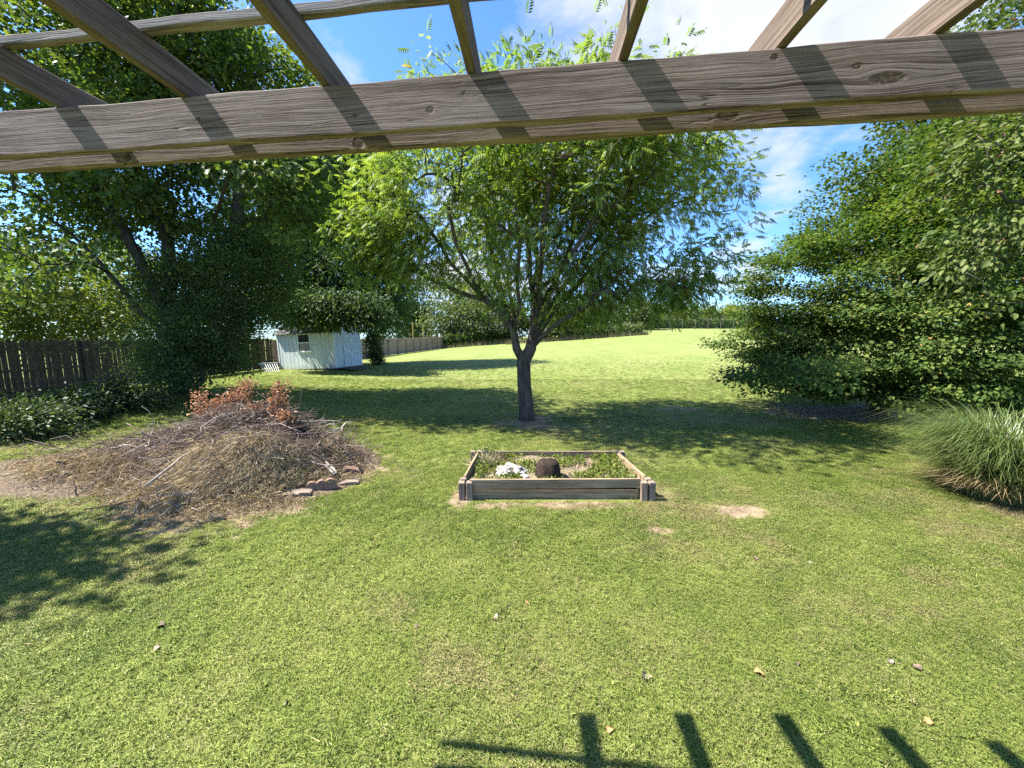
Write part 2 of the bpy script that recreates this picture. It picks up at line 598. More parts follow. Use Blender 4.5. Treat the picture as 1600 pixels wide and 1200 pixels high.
def grass_material():
    mt, t = new_mat('grass_blade')
    a = t.n('ShaderNodeAttribute', attribute_name='tint').outputs['Fac']
    dr = t.n('ShaderNodeAttribute', attribute_name='dry', attribute_type='INSTANCER').outputs['Fac']
    hu = t.n('ShaderNodeAttribute', attribute_name='hue', attribute_type='INSTANCER').outputs['Fac']
    green = t.ramp(t.m('ADD', t.m('MULTIPLY', a, 0.6), t.m('MULTIPLY', hu, 0.4)), [(0.12, (0.070, 0.118, 0.018)), (0.42, (0.195, 0.255, 0.048)), (0.66, (0.31, 0.35, 0.084)), (0.92, (0.46, 0.44, 0.17))])
    straw = t.ramp(a, [(0.2, (0.22, 0.175, 0.07)), (0.8, (0.50, 0.42, 0.22))])
    isdry = t.m('ADD', t.m('MULTIPLY', dr, 0.95), t.m('MULTIPLY', t.m('SUBTRACT', a, 0.5), 0.9))
    col = t.mix(t.ramp(isdry, [(0.35, 0.0), (0.72, 1.0)]), green, straw)
    bs = t.n('ShaderNodeBsdfPrincipled', {'Base Color': col, 'Roughness': 0.5, 'Specular IOR Level': 0.35})
    tr = t.n('ShaderNodeBsdfTranslucent', {0: t.mix(1.0, col, (1.15, 1.25, 0.6, 1), 'MULTIPLY')})
    mx = t.n('ShaderNodeMixShader', {0: 0.3, 1: bs.outputs[0], 2: tr.outputs[0]})
    t.n('ShaderNodeOutputMaterial', {0: mx.outputs[0]})
    return mt


GRASS = grass_material()


def scatter(name, P, rot, scl, dry, hue, sources, label, mat):
    """one stuff object: tufts set on points by geometry nodes"""
    me = bpy.data.meshes.new(name)
    me.vertices.add(len(P))
    me.vertices.foreach_set('co', np.asarray(P, np.float32).ravel())
    for k, v in (('rz', rot), ('scl', scl), ('dry', dry), ('hue', hue)):
        at_ = me.attributes.new(k, 'FLOAT', 'POINT')
        at_.data.foreach_set('value', np.asarray(v, np.float32))
    pick = me.attributes.new('pick', 'INT', 'POINT')
    pick.data.foreach_set('value', rng.integers(0, len(sources), len(P)).astype(np.int32))
    me.materials.append(mat)
    coll = bpy.data.collections.new(name + '_sources')
    for i, s in enumerate(sources):
        s.materials.append(mat)
        coll.objects.link(bpy.data.objects.new('tuft', s))
    o = link(name, me, label=label, kind='stuff')
    ng = bpy.data.node_groups.new(name, 'GeometryNodeTree')
    ng.interface.new_socket('Geometry', in_out='INPUT', socket_type='NodeSocketGeometry')
    ng.interface.new_socket('Geometry', in_out='OUTPUT', socket_type='NodeSocketGeometry')
    N = ng.nodes
    gi, go = N.new('NodeGroupInput'), N.new('NodeGroupOutput')
    m2p = N.new('GeometryNodeMeshToPoints')
    iop = N.new('GeometryNodeInstanceOnPoints')
    ci = N.new('GeometryNodeCollectionInfo')
    ci.inputs['Collection'].default_value = coll
    ci.inputs['Separate Children'].default_value = True
    ci.inputs['Reset Children'].default_value = True
    iop.inputs['Pick Instance'].default_value = True

    def named(nm, typ):
        a = N.new('GeometryNodeInputNamedAttribute')
        a.data_type = typ
        a.inputs['Name'].default_value = nm
        return a.outputs['Attribute']
    L = ng.links
    L.new(gi.outputs[0], m2p.inputs[0])
    L.new(m2p.outputs[0], iop.inputs['Points'])
    L.new(ci.outputs[0], iop.inputs['Instance'])
    L.new(named('pick', 'INT'), iop.inputs['Instance Index'])
    cx = N.new('ShaderNodeCombineXYZ')
    L.new(named('rz', 'FLOAT'), cx.inputs[2])
    e2r = N.new('FunctionNodeEulerToRotation')
    L.new(cx.outputs[0], e2r.inputs[0])
    L.new(e2r.outputs[0], iop.inputs['Rotation'])
    L.new(named('scl', 'FLOAT'), iop.inputs['Scale'])
    L.new(iop.outputs[0], go.inputs[0])
    md = o.modifiers.new('tufts', 'NODES')
    md.node_group = ng
    return o


BED_C = [gp(716, 784), gp(1024, 784)]


def build_grass():
    zones = [(0.9, 3.6, 900, 0.055, 0.82), (3.6, 7.0, 560, 0.065, 1.0), (7.0, 12.0, 230, 0.10, 1.2), (12.0, 20.0, 95, 0.16, 1.3), (20.0, 34.0, 30, 0.30, 1.3)]
    allP, R, S, D, Hh = [], [], [], [], []
    for (y0, y1, rho, rad, sc) in zones:
        hw = 1.45 * y1 + 2.6
        n = int(rho * (y1 - y0) * 2 * hw)
        X = rng.uniform(-hw, hw, n)
        Y = rng.uniform(y0, y1, n)
        keep = (np.abs(X) < 1.42 * Y + 2.6) & (X > -15.2)
        b = bare(X, Y)
        keep &= rng.random(n) > b * b * 1.05
        keep &= rng.random(n) > sstep(19, 34, Y)
        # inside the raised bed there is no lawn
        keep &= ~((X > BED_C[0].x + 0.05) & (X < BED_C[1].x - 0.05) & (Y > BED_Y0 - 0.03) & (Y < BED_Y1 + 0.03))
        X, Y = X[keep], Y[keep]
        allP.append(np.stack([X, Y, gz(X, Y)], -1))
        R.append(rng.uniform(0, 6.283, len(X)))
        S.append(sc * rng.uniform(0.75, 1.25, len(X)) * (1 - 0.45 * bare(X, Y)))
        D.append(np.clip(dryness(X, Y) * 0.75 + bare(X, Y) * 0.9 + rng.normal(0, 0.12, len(X)), 0, 1))
        Hh.append(np.clip(0.5 + 1.3 * (fbm(X * 0.55 + 60, Y * 0.55, 3) - 0.5) + 0.9 * (fbm(X * 2.4, Y * 2.4 + 9, 3) - 0.5) + rng.normal(0, 0.13, len(X)), 0, 1))
    src = [blade_tuft('grass_tuft', 24, 0.064, 0.018, 0.050, 0.0026, 0.03 + 0.07 * (k % 3), 100 + k, 0.95) for k in range(9)]
    scatter('grass', np.concatenate(allP), np.concatenate(R), np.concatenate(S), np.concatenate(D), np.concatenate(Hh), src,
            'short mown lawn grass with clover and straw mixed in', GRASS)
    # longer tufts and broad weeds in loose patches close to the deck
    n = 9000
    X = rng.uniform(-9, 9, n)
    Y = rng.uniform(1.4, 6.5, n)
    keep = (np.abs(X) < 1.42 * Y + 0.6) & (fbm(X * 1.1 + 31, Y * 1.1 + 3, 3) > 0.50) & (bare(X, Y) < 0.25) & ~((X > BED_X0 - 0.05) & (X < BED_X1 + 0.05) & (Y > BED_Y0 - 0.05))
    X, Y = X[keep], Y[keep]
    src = [blade_tuft('weed_tuft', 13, 0.045, 0.03, 0.085, 0.0032, (0.0, 0.6, 0.05, 0.3)[k % 4], 700 + k, 1.1) for k in range(8)]
    scatter('lawn_weeds', np.stack([X, Y, gz(X, Y)], -1), rng.uniform(0, 6.283, len(X)), rng.uniform(0.6, 1.15, len(X)), np.clip(rng.normal(0.12, 0.2, len(X)), 0, 1), rng.uniform(0.1, 0.75, len(X)), src,
            'longer grass tufts and clover patches scattered through the near lawn', GRASS)


# ------------------------------------------------------------------ foliage
def unit(v):
    return v / (np.linalg.norm(v, axis=-1, keepdims=True) + 1e-9)


T_SIMPLE = (np.array([(0, 0, 0), (.42, -.5, .10), (1, 0, -.06), (.42, .5, .10)]), np.array([(0, 1, 2), (0, 2, 3)]))
T_OVATE = (np.array([(0, 0, 0), (.25, -.42, .10), (.65, -.40, .08), (1, 0, -.10), (.65, .40, .08), (.25, .42, .10)]), np.array([(0, 1, 2), (0, 2, 3), (0, 3, 4), (0, 4, 5)]))
T_LOBED = (np.array([(0, 0, 0), (.18, -.5, .08), (.42, -.22, .0), (.62, -.46, .05), (1, 0, -.08), (.62, .46, .05), (.42, .22, 0), (.18, .5, .08)]),
           np.array([(0, 1, 2), (2, 3, 4), (0, 2, 4), (0, 4, 6), (4, 5, 6), (0, 6, 7)]))


def compound_template(pairs=5):
    V, T = [], []
    for k in range(pairs + 1):
        x = 0.22 + 0.62 * k / pairs
        zd = -0.30 * x * x
        L = 0.36 * (1 - 0.15 * abs(k - 2) / 2)
        for s in ((-1, 1) if k < pairs else (0,)):
            if s:
                dx, dy = 0.45 * L, s * 0.62 * L
            else:
                dx, dy = L * 1.1, 0
            b = np.array([x, 0, zd])
            dz = -0.62 * L if k < pairs else -0.3 * L
            tip = b + np.array([dx, dy, dz])
            mid = b + np.array([dx, dy, dz * 0.2]) * 0.5
            sw = np.array([-dy, dx, 0]); sw = sw / np.linalg.norm(sw) * L * 0.155
            n = len(V)
            V += [b, mid - sw, tip, mid + sw]
            T += [(n, n + 1, n + 2), (n, n + 2, n + 3)]
    return np.array(V), np.array(T)


T_COMP = compound_template()


def leaves(name, pos, axis, nrm, size, wid, tint, template):
    """many leaves in one mesh"""
    TV, TT = template
    a = unit(axis)
    s = unit(np.cross(nrm, a))
    n = np.cross(a, s)
    V = (pos[:, None, :] + size[:, None, None] * (TV[None, :, 0, None] * a[:, None, :] + wid * TV[None, :, 1, None] * s[:, None, :] + TV[None, :, 2, None] * n[:, None, :]))
    N, K = len(pos), len(TV)
    T = (np.arange(N)[:, None, None] * K + TT[None]).reshape(-1, 3)
    return mesh(name, V.reshape(-1, 3), T, {'tint': np.repeat(tint, K)})


def in_ellipsoids(n, ells, shell=0.0, r=rng, minsep=0.0, carve=0.0):
    """n points spread through a union of ellipsoids (cx,cy,cz,rx,ry,rz)"""
    vol = np.array([e[3] * e[4] * e[5] for e in ells])
    out = []
    tries = 0
    while len(out) < n and tries < n * 30:
        m = max(64, n)
        k = r.choice(len(ells), m, p=vol / vol.sum())
        E = np.array(ells)[k]
        d = unit(r.normal(size=(m, 3)))
        rad = (shell ** 3 + (1 - shell ** 3) * r.random(m)) ** (1 / 3)
        P = E[:, :3] + d * rad[:, None] * E[:, 3:6] * (0.62 + 0.62 * fbm(d[:, 0] * 2.2 + d[:, 2] * 1.7 + k * 7.1 + 20, d[:, 1] * 2.2 - d[:, 2] * 1.4 + k * 3.3 + 20, 2)[:, None] + 0.12 * r.random((m, 1)))
        for p in P:
            tries += 1
            if carve:
                if fbm(np.array(p[0] * .55 + p[1] * .3), np.array(p[2] * .8 + p[1] * .45), 2) < carve:
                    continue
            if minsep and out:
                o = np.array(out[-400:])
                if np.min(np.sum((o - p) ** 2, 1)) < minsep ** 2:
                    continue
            out.append(p)
            if len(out) >= n:
                break
    return np.array(out)


def skeleton(trunks, clusters, tip=0.006, base=0.2, pexp=2.2, sag=0.1, jit=0.06, r=rng, wroot=0.2):
    """grow limbs from given trunk polylines to every cluster; returns node positions, parents, radii"""
    pos, par, plen = [], [], []

    def addnode(p, pa):
        pos.append(np.array(p, float)); par.append(pa)
        plen.append(0 if pa < 0 else plen[pa] + np.linalg.norm(pos[-1] - pos[pa]))
        return len(pos) - 1
    ends = {}
    for ti, (pts, attach) in enumerate(trunks):
        prev = -1
        start = 0
        if attach is not None:
            prev = ends[attach[0]][attach[1]]
        ids = []
        for i in range(start, len(pts)):
            if i > 0 or prev >= 0:
                p0 = pos[prev] if prev >= 0 else None
                if p0 is not None:
                    L = np.linalg.norm(np.array(pts[i]) - p0)
                    ns = max(1, int(L / 0.45))
                    for q in range(1, ns):
                        f = q / ns
                        prev = addnode(p0 * (1 - f) + np.array(pts[i]) * f + r.normal(0, 0.02, 3) * (L > .5), prev)
            prev = addnode(pts[i], prev)
            ids.append(prev)
        ends[ti] = ids
    C = np.asarray(clusters)
    base_nodes = np.array(pos)
    d0 = np.min(np.linalg.norm(C[:, None] - base_nodes[None], axis=2), axis=1)
    tips = []
    for ci in np.argsort(d0):
        c = C[ci]
        A = np.array(pos)
        v = c - A
        d = np.linalg.norm(v, axis=1)
        cost = d + wroot * np.array(plen) + 0.6 * np.maximum(0, -v[:, 2])
        j = int(np.argmin(cost))
        L = d[j]
        ns = max(2, int(L / 0.4))
        prev = j
        p0 = pos[j]
        side = r.normal(0, 1, 3) * jit * L
        for q in range(1, ns + 1):
            f = q / ns
            p = p0 * (1 - f) + c * f + side * math.sin(f * math.pi) + np.array([0, 0, 1.0]) * sag * L * math.sin(f * math.pi)
            prev = addnode(p, prev)
        tips.append(prev)
    n = len(pos)
    wgt = np.zeros(n)
    wgt[tips] = 1
    for i in range(n - 1, -1, -1):
        if par[i] >= 0:
            wgt[par[i]] += wgt[i]
    wgt = np.maximum(wgt, 0.6)
    rad = tip * wgt ** (1 / pexp)
    mx = rad[0]
    k = math.log(base / tip) / max(1e-6, math.log(mx / tip))
    rad = tip * (rad / tip) ** k
    return np.array(pos), np.array(par), rad, wgt


def limbs(pos, par, rad, wgt, sides=5, rmin=0.0, big=9, flare=0.35):
    acc = Acc()
    n = len(pos)
    kids = [[] for _ in range(n)]
    for i in range(n):
        if par[i] >= 0:
            kids[par[i]].append(i)
    roots = [i for i in range(n) if par[i] < 0]
    stack = [(None, r_) for r_ in roots]
    while stack:
        parent, i = stack.pop()
        chain = [i] if parent is None else [parent, i]
        while kids[chain[-1]]:
            ks = sorted(kids[chain[-1]], key=lambda k: -wgt[k])
            for k in ks[1:]:
                stack.append((chain[-1], k))
            chain.append(ks[0])
        P = pos[chain]
        R = rad[chain].copy()
        if parent is not None:
            R[0] = min(R[0], R[1] * 1.15)
        if R.max() < rmin:
            continue
        if parent is None:
            h = P[:, 2] - P[0, 2]
            R = R * (1 + flare * np.exp(-h / 0.35))
        V, T, Q = tube(P, R, big if R.max() > 0.07 else sides)
        acc.add(V, T, Q, 0.5)
    return acc.build('trunk', True)


def tree(name, label, cat, base, trunks, ells, ncl, nleaf, leafsize, mats, template=T_SIMPLE, wid=0.6, sigma=0.45, shell=0.35, droop=0.3, flat=0.6,
         base_r=0.2, tip=0.006, group=None, carve=0.0, minsep=0.0, seed=0, flatten=0.7, tint_mu=0.45, tint_sd=0.16, odd=0.0, rmin=0.0, outward=0.7, wroot=0.2, extra=None, xmin=None):
    r = np.random.default_rng(seed)
    root = empty(name, base, label=label, cat=cat, group=group)
    C = in_ellipsoids(ncl, ells, shell, r, minsep, carve)
    if extra is not None:
        C = np.vstack([C, extra])
    pos, par, rad, wgt = skeleton(trunks, C, tip, base_r, r=r, wroot=wroot)
    link('trunk', limbs(pos, par, rad, wgt, rmin=rmin), root, mats[0])
    per = np.maximum(1, r.poisson(nleaf / len(C), len(C)))
    ci = np.repeat(np.arange(len(C)), per)
    cen = np.mean([e[:3] for e in ells], axis=0)
    off = np.clip(r.normal(size=(len(ci), 3)), -1.6, 1.6) * sigma
    off[:, 2] *= flatten
    P = C[ci] + off
    out = unit(C[ci] - cen) * outward + unit(off) * 0.7
    ax = unit(out + r.normal(size=out.shape) * 0.5 + np.array([0, 0, -droop]))
    nr = unit(np.array([0, 0, 1.0]) * flat + r.normal(size=out.shape) * (1 - flat) + out * 0.25)
    ctint = r.normal(0, tint_sd * 0.7, len(C))
    ti = np.clip(tint_mu + ctint[ci] + r.normal(0, tint_sd, len(ci)), 0, 0.9)
    if odd:
        ti[r.random(len(ti)) < odd] = 1.0
        oc = r.random(len(C)) < odd * 0.6
        ti[oc[ci] & (r.random(len(ti)) < .5)] = 1.0
    sz = leafsize * r.uniform(0.5, 1.4, len(ci))
    link('crown', leaves('crown', P, ax, nr, sz, wid, ti, template), root, mats[1])
    return root, C


BARK_DARK = bark_mat('bark_dark', (0.022, 0.018, 0.015), (0.11, 0.092, 0.075))
BARK_ASH = bark_mat('bark_ash', (0.026, 0.02, 0.017), (0.135, 0.108, 0.088))
BARK_GREY = bark_mat('bark_grey', (0.04, 0.034, 0.028), (0.17, 0.15, 0.125))
LEAF_ASH = leaf_mat('leaf_ash', [(0.0, (0.065, 0.115, 0.024)), (0.4, (0.145, 0.215, 0.046)), (0.75, (0.23, 0.29, 0.068)), (0.93, (0.26, 0.30, 0.07)), (1.0, (0.40, 0.28, 0.05))], 0.5, 0.45, 0.4)
LEAF_MAPLE = leaf_mat('leaf_maple', [(0.0, (0.028, 0.058, 0.017)), (0.45, (0.080, 0.130, 0.030)), (0.8, (0.155, 0.20, 0.042)), (0.94, (0.20, 0.22, 0.055)), (1.0, (0.30, 0.20, 0.06))], 0.40, 0.6, 0.14)
LEAF_OAK = leaf_mat('leaf_oak', [(0.0, (0.034, 0.062, 0.018)), (0.45, (0.086, 0.132, 0.032)), (0.8, (0.15, 0.195, 0.043)), (0.94, (0.19, 0.21, 0.05)), (1.0, (0.25, 0.2, 0.05))], 0.42, 0.5, 0.2)
LEAF_HOLLY = leaf_mat('leaf_holly', [(0.0, (0.030, 0.060, 0.020)), (0.5, (0.070, 0.115, 0.036)), (0.9, (0.135, 0.175, 0.062)), (1.0, (0.17, 0.19, 0.07))], 0.40, 0.55, 0.15)
LEAF_BRAMBLE = leaf_mat('leaf_bramble', [(0.0, (0.016, 0.034, 0.013)), (0.5, (0.042, 0.070, 0.024)), (0.9, (0.10, 0.13, 0.05)), (1.0, (0.15, 0.15, 0.06))], 0.25, 0.5, 0.2)
LEAF_LIME = leaf_mat('leaf_lime', [(0.0, (0.06, 0.095, 0.016)), (0.5, (0.125, 0.165, 0.028)), (0.9, (0.22, 0.24, 0.05)), (1.0, (0.3, 0.26, 0.07))], 0.42, 0.5, 0.35)
LEAF_NEAR = leaf_mat('leaf_near', [(0.0, (0.030, 0.055, 0.015)), (0.5, (0.075, 0.110, 0.027)), (0.9, (0.145, 0.17, 0.048)), (0.96, (0.27, 0.24, 0.07)), (1.0, (0.22, 0.12, 0.07))], 0.3, 0.5, 0.18)
LEAF_FAR = leaf_mat('leaf_far', [(0.0, (0.045, 0.075, 0.03)), (0.5, (0.095, 0.13, 0.045)), (0.9, (0.17, 0.19, 0.06)), (1.0, (0.25, 0.2, 0.08))], 0.3, 0.6, 0.25)


# ------------------------------------------------------------------ raised bed position (needed by the grass)
BED_X0, BED_X1 = gp(716, 784).x, gp(1024, 784).x
BED_Y0 = gp(870, 783).y
BED_Y1 = BED_Y0 + 1.62
build_grass()

# ------------------------------------------------------------------ pergola
KN1 = [(0.62, -0.005, 0.034, 0.030), (1.31, 0.018, 0.030, 0.016)]
WD, WM, WL = (0.036, 0.022, 0.018), (0.140, 0.101, 0.088), (0.252, 0.198, 0.180)
BEAM1 = wood_mat('weathered_beam', WD, WM, WL, knots=[(1.30, -0.034, 0.066, 0.024), (1.20, 0.012, 0.018, 0.014), (0.932, 0.062, 0.016, 0.014), (-0.325, -0.03, 0.019, 0.016), (-0.19, 0.022, 0.012, 0.009), (-1.338, 0.0, 0.014, 0.011)], freq=95, bump=0.9, moss=0.05, crack=0.9)
BEAM2 = wood_mat('weathered_beam_outer', WD, WM, WL, knots=[(0.837, -0.055, 0.05, 0.022), (-0.697, -0.068, 0.03, 0.034), (-1.858, -0.065, 0.024, 0.02)], freq=80, bump=0.9, moss=0.06)
RAFTER = wood_mat('weathered_rafter', (0.035, 0.024, 0.017), (0.105, 0.076, 0.056), (0.185, 0.142, 0.110), knots=[(0.35, 0.01, 0.03, 0.02), (1.1, -0.02, 0.025, 0.02)], freq=60, bump=0.6, moss=0.15)
LATHM = wood_mat('weathered_lath', (0.06, 0.048, 0.040), (0.16, 0.13, 0.112), (0.27, 0.23, 0.205), freq=70, bump=0.7, moss=0.1)


def build_pergola():
    root = empty('pergola', (3.05, 1.3, 0), label='weathered timber pergola overhead with doubled front beam and open rafters', cat='pergola')
    zb = EYE + 0.8256
    bh = 0.188
    bdir = Vector((0.9929, -0.119, 0))
    ndir = Vector((0.119, 0.9929, 0))

    def timber(name, p, L, th, h, mat, xdir, x0, label=None, wob=0.0):
        me = box_mesh(name, L, th, h, 0.005, (x0 + L / 2, th / 2, h / 2), wob)
        import bmesh
        bm = bmesh.new(); bm.from_mesh(me)
        bmesh.ops.subdivide_edges(bm, edges=[e for e in bm.edges if abs(e.verts[0].co.x - e.verts[1].co.x) > L * 0.5], cuts=int(L * 8), use_grid_fill=True)
        for v in bm.verts:
            # slightly uneven sawn edges
            k = v.co.x * 3.1 + (5 if v.co.y > th / 2 else 0)
            v.co.z += 0.0022 * math.sin(k * 1.7 + h * 40) + 0.0014 * math.sin(k * 5.3 + 2)
            v.co.y += 0.0012 * math.sin(k * 2.3 + 1)
        # local origin at middle height so that the grain pattern is centred
        for v in bm.verts:
            v.co.z -= h / 2
        bm.to_mesh(me); bm.free()
        o = link(name, me, root, mat, label=label)
        put(o, frame_matrix((p[0], p[1], p[2] + h / 2), xdir))
        return o
    p1 = Vector((0, 1.59, zb))
    timber('beam', p1, 6.2, 0.038, bh, BEAM1, bdir, -2.78, 'inner front beam with a large oval knot')
    p2 = p1 + ndir * 0.133
    timber('beam', p2, 6.2, 0.038, bh, BEAM2, bdir, -2.78, 'outer front beam just behind the inner one')
    zr = zb + bh + 0.002
    rd = Vector((0.058, 1, 0)).normalized()
    for xr in (-2.03, -1.41, -0.777, -0.177, 0.391, 0.932, 1.416, 1.99, 2.55):
        yb = 1.59 - 0.12 * xr          # where it crosses the beam
        # local x along the rafter; y of the frame points to -X so shift by thickness
        me_l = 4.0
        tail = min(0.42 + 0.35 * max(0, xr + 2.03) * 0.35, 1.0137 / (0.8256 / (yb + 0.171)) - yb - 0.015)
        start = Vector((xr + 0.038, yb, zr)) - rd * (me_l - tail)
        timber('rafter', start, me_l, 0.038, 0.127, RAFTER, rd, 0)
    zl = zr + 0.129
    for off in (0.133, 0.74, 1.35, 2.0):
        p = p1 - ndir * (off + 0.038)
        timber('lath', (p.x, p.y, zl), 6.0, 0.038, 0.036, LATHM, bdir, -2.7)
    # posts and the rear ledger, outside the picture
    led = p1 - ndir * 3.55
    timber('ledger', (led.x, led.y, zb), 6.2, 0.038, bh, RAFTER, bdir, -2.78)
    for base_pt in (p1 + ndir * 0.083 + bdir * 3.25, led + ndir * 0.085 + bdir * 3.2, led + ndir * 0.085 + bdir * -2.6):
        me = box_mesh('post', 3.3 + 0.1, 0.089, 0.089, 0.004, (1.6, 0, 0))
        o = link('post', me, root, RAFTER)
        put(o, frame_matrix((base_pt.x, base_pt.y, -0.1), (0, 0, 1), (1, 0, 0)))


build_pergola()

# ------------------------------------------------------------------ raised bed
BEDW = wood_mat('bed_board', (0.075, 0.050, 0.030), (0.215, 0.152, 0.092), (0.33, 0.248, 0.160), freq=36, moss=0.2, bump=0.5, crack=0.6)
BEDP = wood_mat('bed_post', (0.08, 0.058, 0.042), (0.20, 0.150, 0.110), (0.30, 0.235, 0.180), along='Z', freq=40, moss=0.1, bump=0.6)
SOIL = simple_mat('bed_soil', (0.10, 0.075, 0.045), (0.26, 0.21, 0.13), 22, 0.95, 0.8, 0.03)


def build_bed():
    cx, cy = (BED_X0 + BED_X1) / 2, (BED_Y0 + BED_Y1) / 2
    g = float(gz(cx, cy))
    root = empty('raised_bed', (cx, cy, g), label='weathered wooden raised garden bed with chunky corner posts, half full of weeds', cat='garden bed')
    x0, x1, y0, y1 = BED_X0, BED_X1, BED_Y0, BED_Y1
    pw = 0.098
    s = (x1 - x0)

    def board(p, xd, L, h, th, lab=None, tilt=0.0):
        me = box_mesh('board', L, th, h, 0.006, (0, 0, h / 2), 0.008)
        o = link('board', me, root, BEDW, label=lab)
        mt = frame_matrix(p, xd) @ Matrix.Rotation(tilt, 4, 'X')
        put(o, mt)

    def post(x, y, h, tw=0.0):
        me = box_mesh('post', pw, pw, h, 0.01, (0, 0, h / 2 - 0.03), 0.004)
        o = link('post', me, root, BEDP)
        put(o, Matrix.Translation((x, y, g)) @ Matrix.Rotation(tw, 4, 'Z'))
    hb = 0.162
    fl = x1 - x0 - 0.44
    # front: two boards one on the other, the upper one slightly proud
    board((cx - 0.01, y0 + 0.092, g - 0.016), (1, 0, 0), fl, hb - 0.014, 0.04)
    board((cx - 0.02, y0 + 0.070, g + hb + 0.006), (1, 0.006, 0.004), fl + 0.06, hb - 0.004, 0.042, 'upper front board, slightly proud')
    # back
    for k in (0, 1):
        board((cx, y1 - 0.06, g - 0.01 + k * hb), (1, 0, 0), x1 - x0 - 0.36, hb - 0.003, 0.04)
    # sides, the upper ones bowed out of line
    for k in (0, 1):
        board((x0 + 0.15 - 0.02 * k, cy + 0.02, g - 0.01 + k * hb), (0.03 + 0.05 * k, 1, 0), y1 - y0 - 0.42, hb - 0.003, 0.04, tilt=-0.10 * k)
        board((x1 - 0.16 + 0.01 * k, cy + 0.02, g - 0.01 + k * hb), (-0.02 - 0.05 * k, 1, 0.0), y1 - y0 - 0.42, hb - 0.003, 0.04, tilt=0.08 * k)
    # clustered corner posts
    hp = 0.315
    for sx, xx in ((1, x0), (-1, x1)):
        post(xx + sx * (pw / 2), y0 + pw / 2, hp, 0.03)
        post(xx + sx * (pw * 1.5 + 0.022), y0 + pw / 2 - 0.01, hp + 0.005, -0.04)
        post(xx + sx * (pw / 2 + 0.01), y0 + pw * 1.5 + 0.03, hp + 0.01, 0.05)
        post(xx + sx * (pw * 0.5 + 0.02), y1 - pw * 0.5, hp + 0.02, 0.02)
        post(xx + sx * (pw * 1.6 + 0.03), y1 - pw * 0.5 + 0.02, hp + 0.025, 0.02)
    # rusty spike on the right front corner
    V, T, Q = tube([(x1 - 0.20, y0 + 0.12, g + 0.28), (x1 - 0.197, y0 + 0.12, g + 0.36)], [0.006, 0.005], 6)
    a = Acc(); a.add(V, T, Q)
    link('spike', a.build('spike'), root, simple_mat('rust', (0.09, 0.04, 0.02), (0.2, 0.09, 0.05), 40))
    # soil inside
    nx, ny = 50, 34
    X, Y = np.meshgrid(np.linspace(x0 + 0.17, x1 - 0.18, nx), np.linspace(y0 + 0.11, y1 - 0.08, ny))
    Z = g + 0.17 + 0.07 * (fbm(X * 3, Y * 3) - 0.4) + 0.05 * np.exp(-((X - cx + 0.2) / 0.4) ** 2)
    idx = np.arange(nx * ny).reshape(ny, nx)
    Qf = np.stack([idx[:-1, :-1], idx[:-1, 1:], idx[1:, 1:], idx[1:, :-1]], -1).reshape(-1, 4)
    link('soil', mesh('soil', np.stack([X, Y, Z], -1), Qf, None, True), root, SOIL)
    return root, g, (x0, x1, y0, y1)


bed_root, BG, BR = build_bed()


def lump(name, rx, ry, rz, amp, seed, seg=28, rings=18, flat_bottom=True, power=2.0, freq=2.5):
    """uneven rounded lump; power > 2 makes it boxier"""
    th = np.linspace(0, np.pi, rings)
    ph = np.linspace(0, 2 * np.pi, seg, endpoint=False)
    TH, PH = np.meshgrid(th, ph, indexing='ij')
    x, y, z = np.sin(TH) * np.cos(PH), np.sin(TH) * np.sin(PH), np.cos(TH)
    k = (np.abs(x) ** power + np.abs(y) ** power + np.abs(z) ** power) ** (-1 / power)
    n = 1 + amp * (fbm(freq * (x + 2 * z) + seed * 7.3, freq * (y - z) + seed * 3.1, 3) - 0.5) * 2
    k = k * n
    V = np.stack([x * k * rx, y * k * ry, z * k * rz], -1)
    idx = np.arange(rings * seg).reshape(rings, seg)
    nx = np.roll(idx, -1, 1)
    Q = np.stack([idx[:-1], idx[1:], nx[1:], nx[:-1]], -1).reshape(-1, 4)
    return mesh(name, V.reshape(-1, 3), Q, None, True)


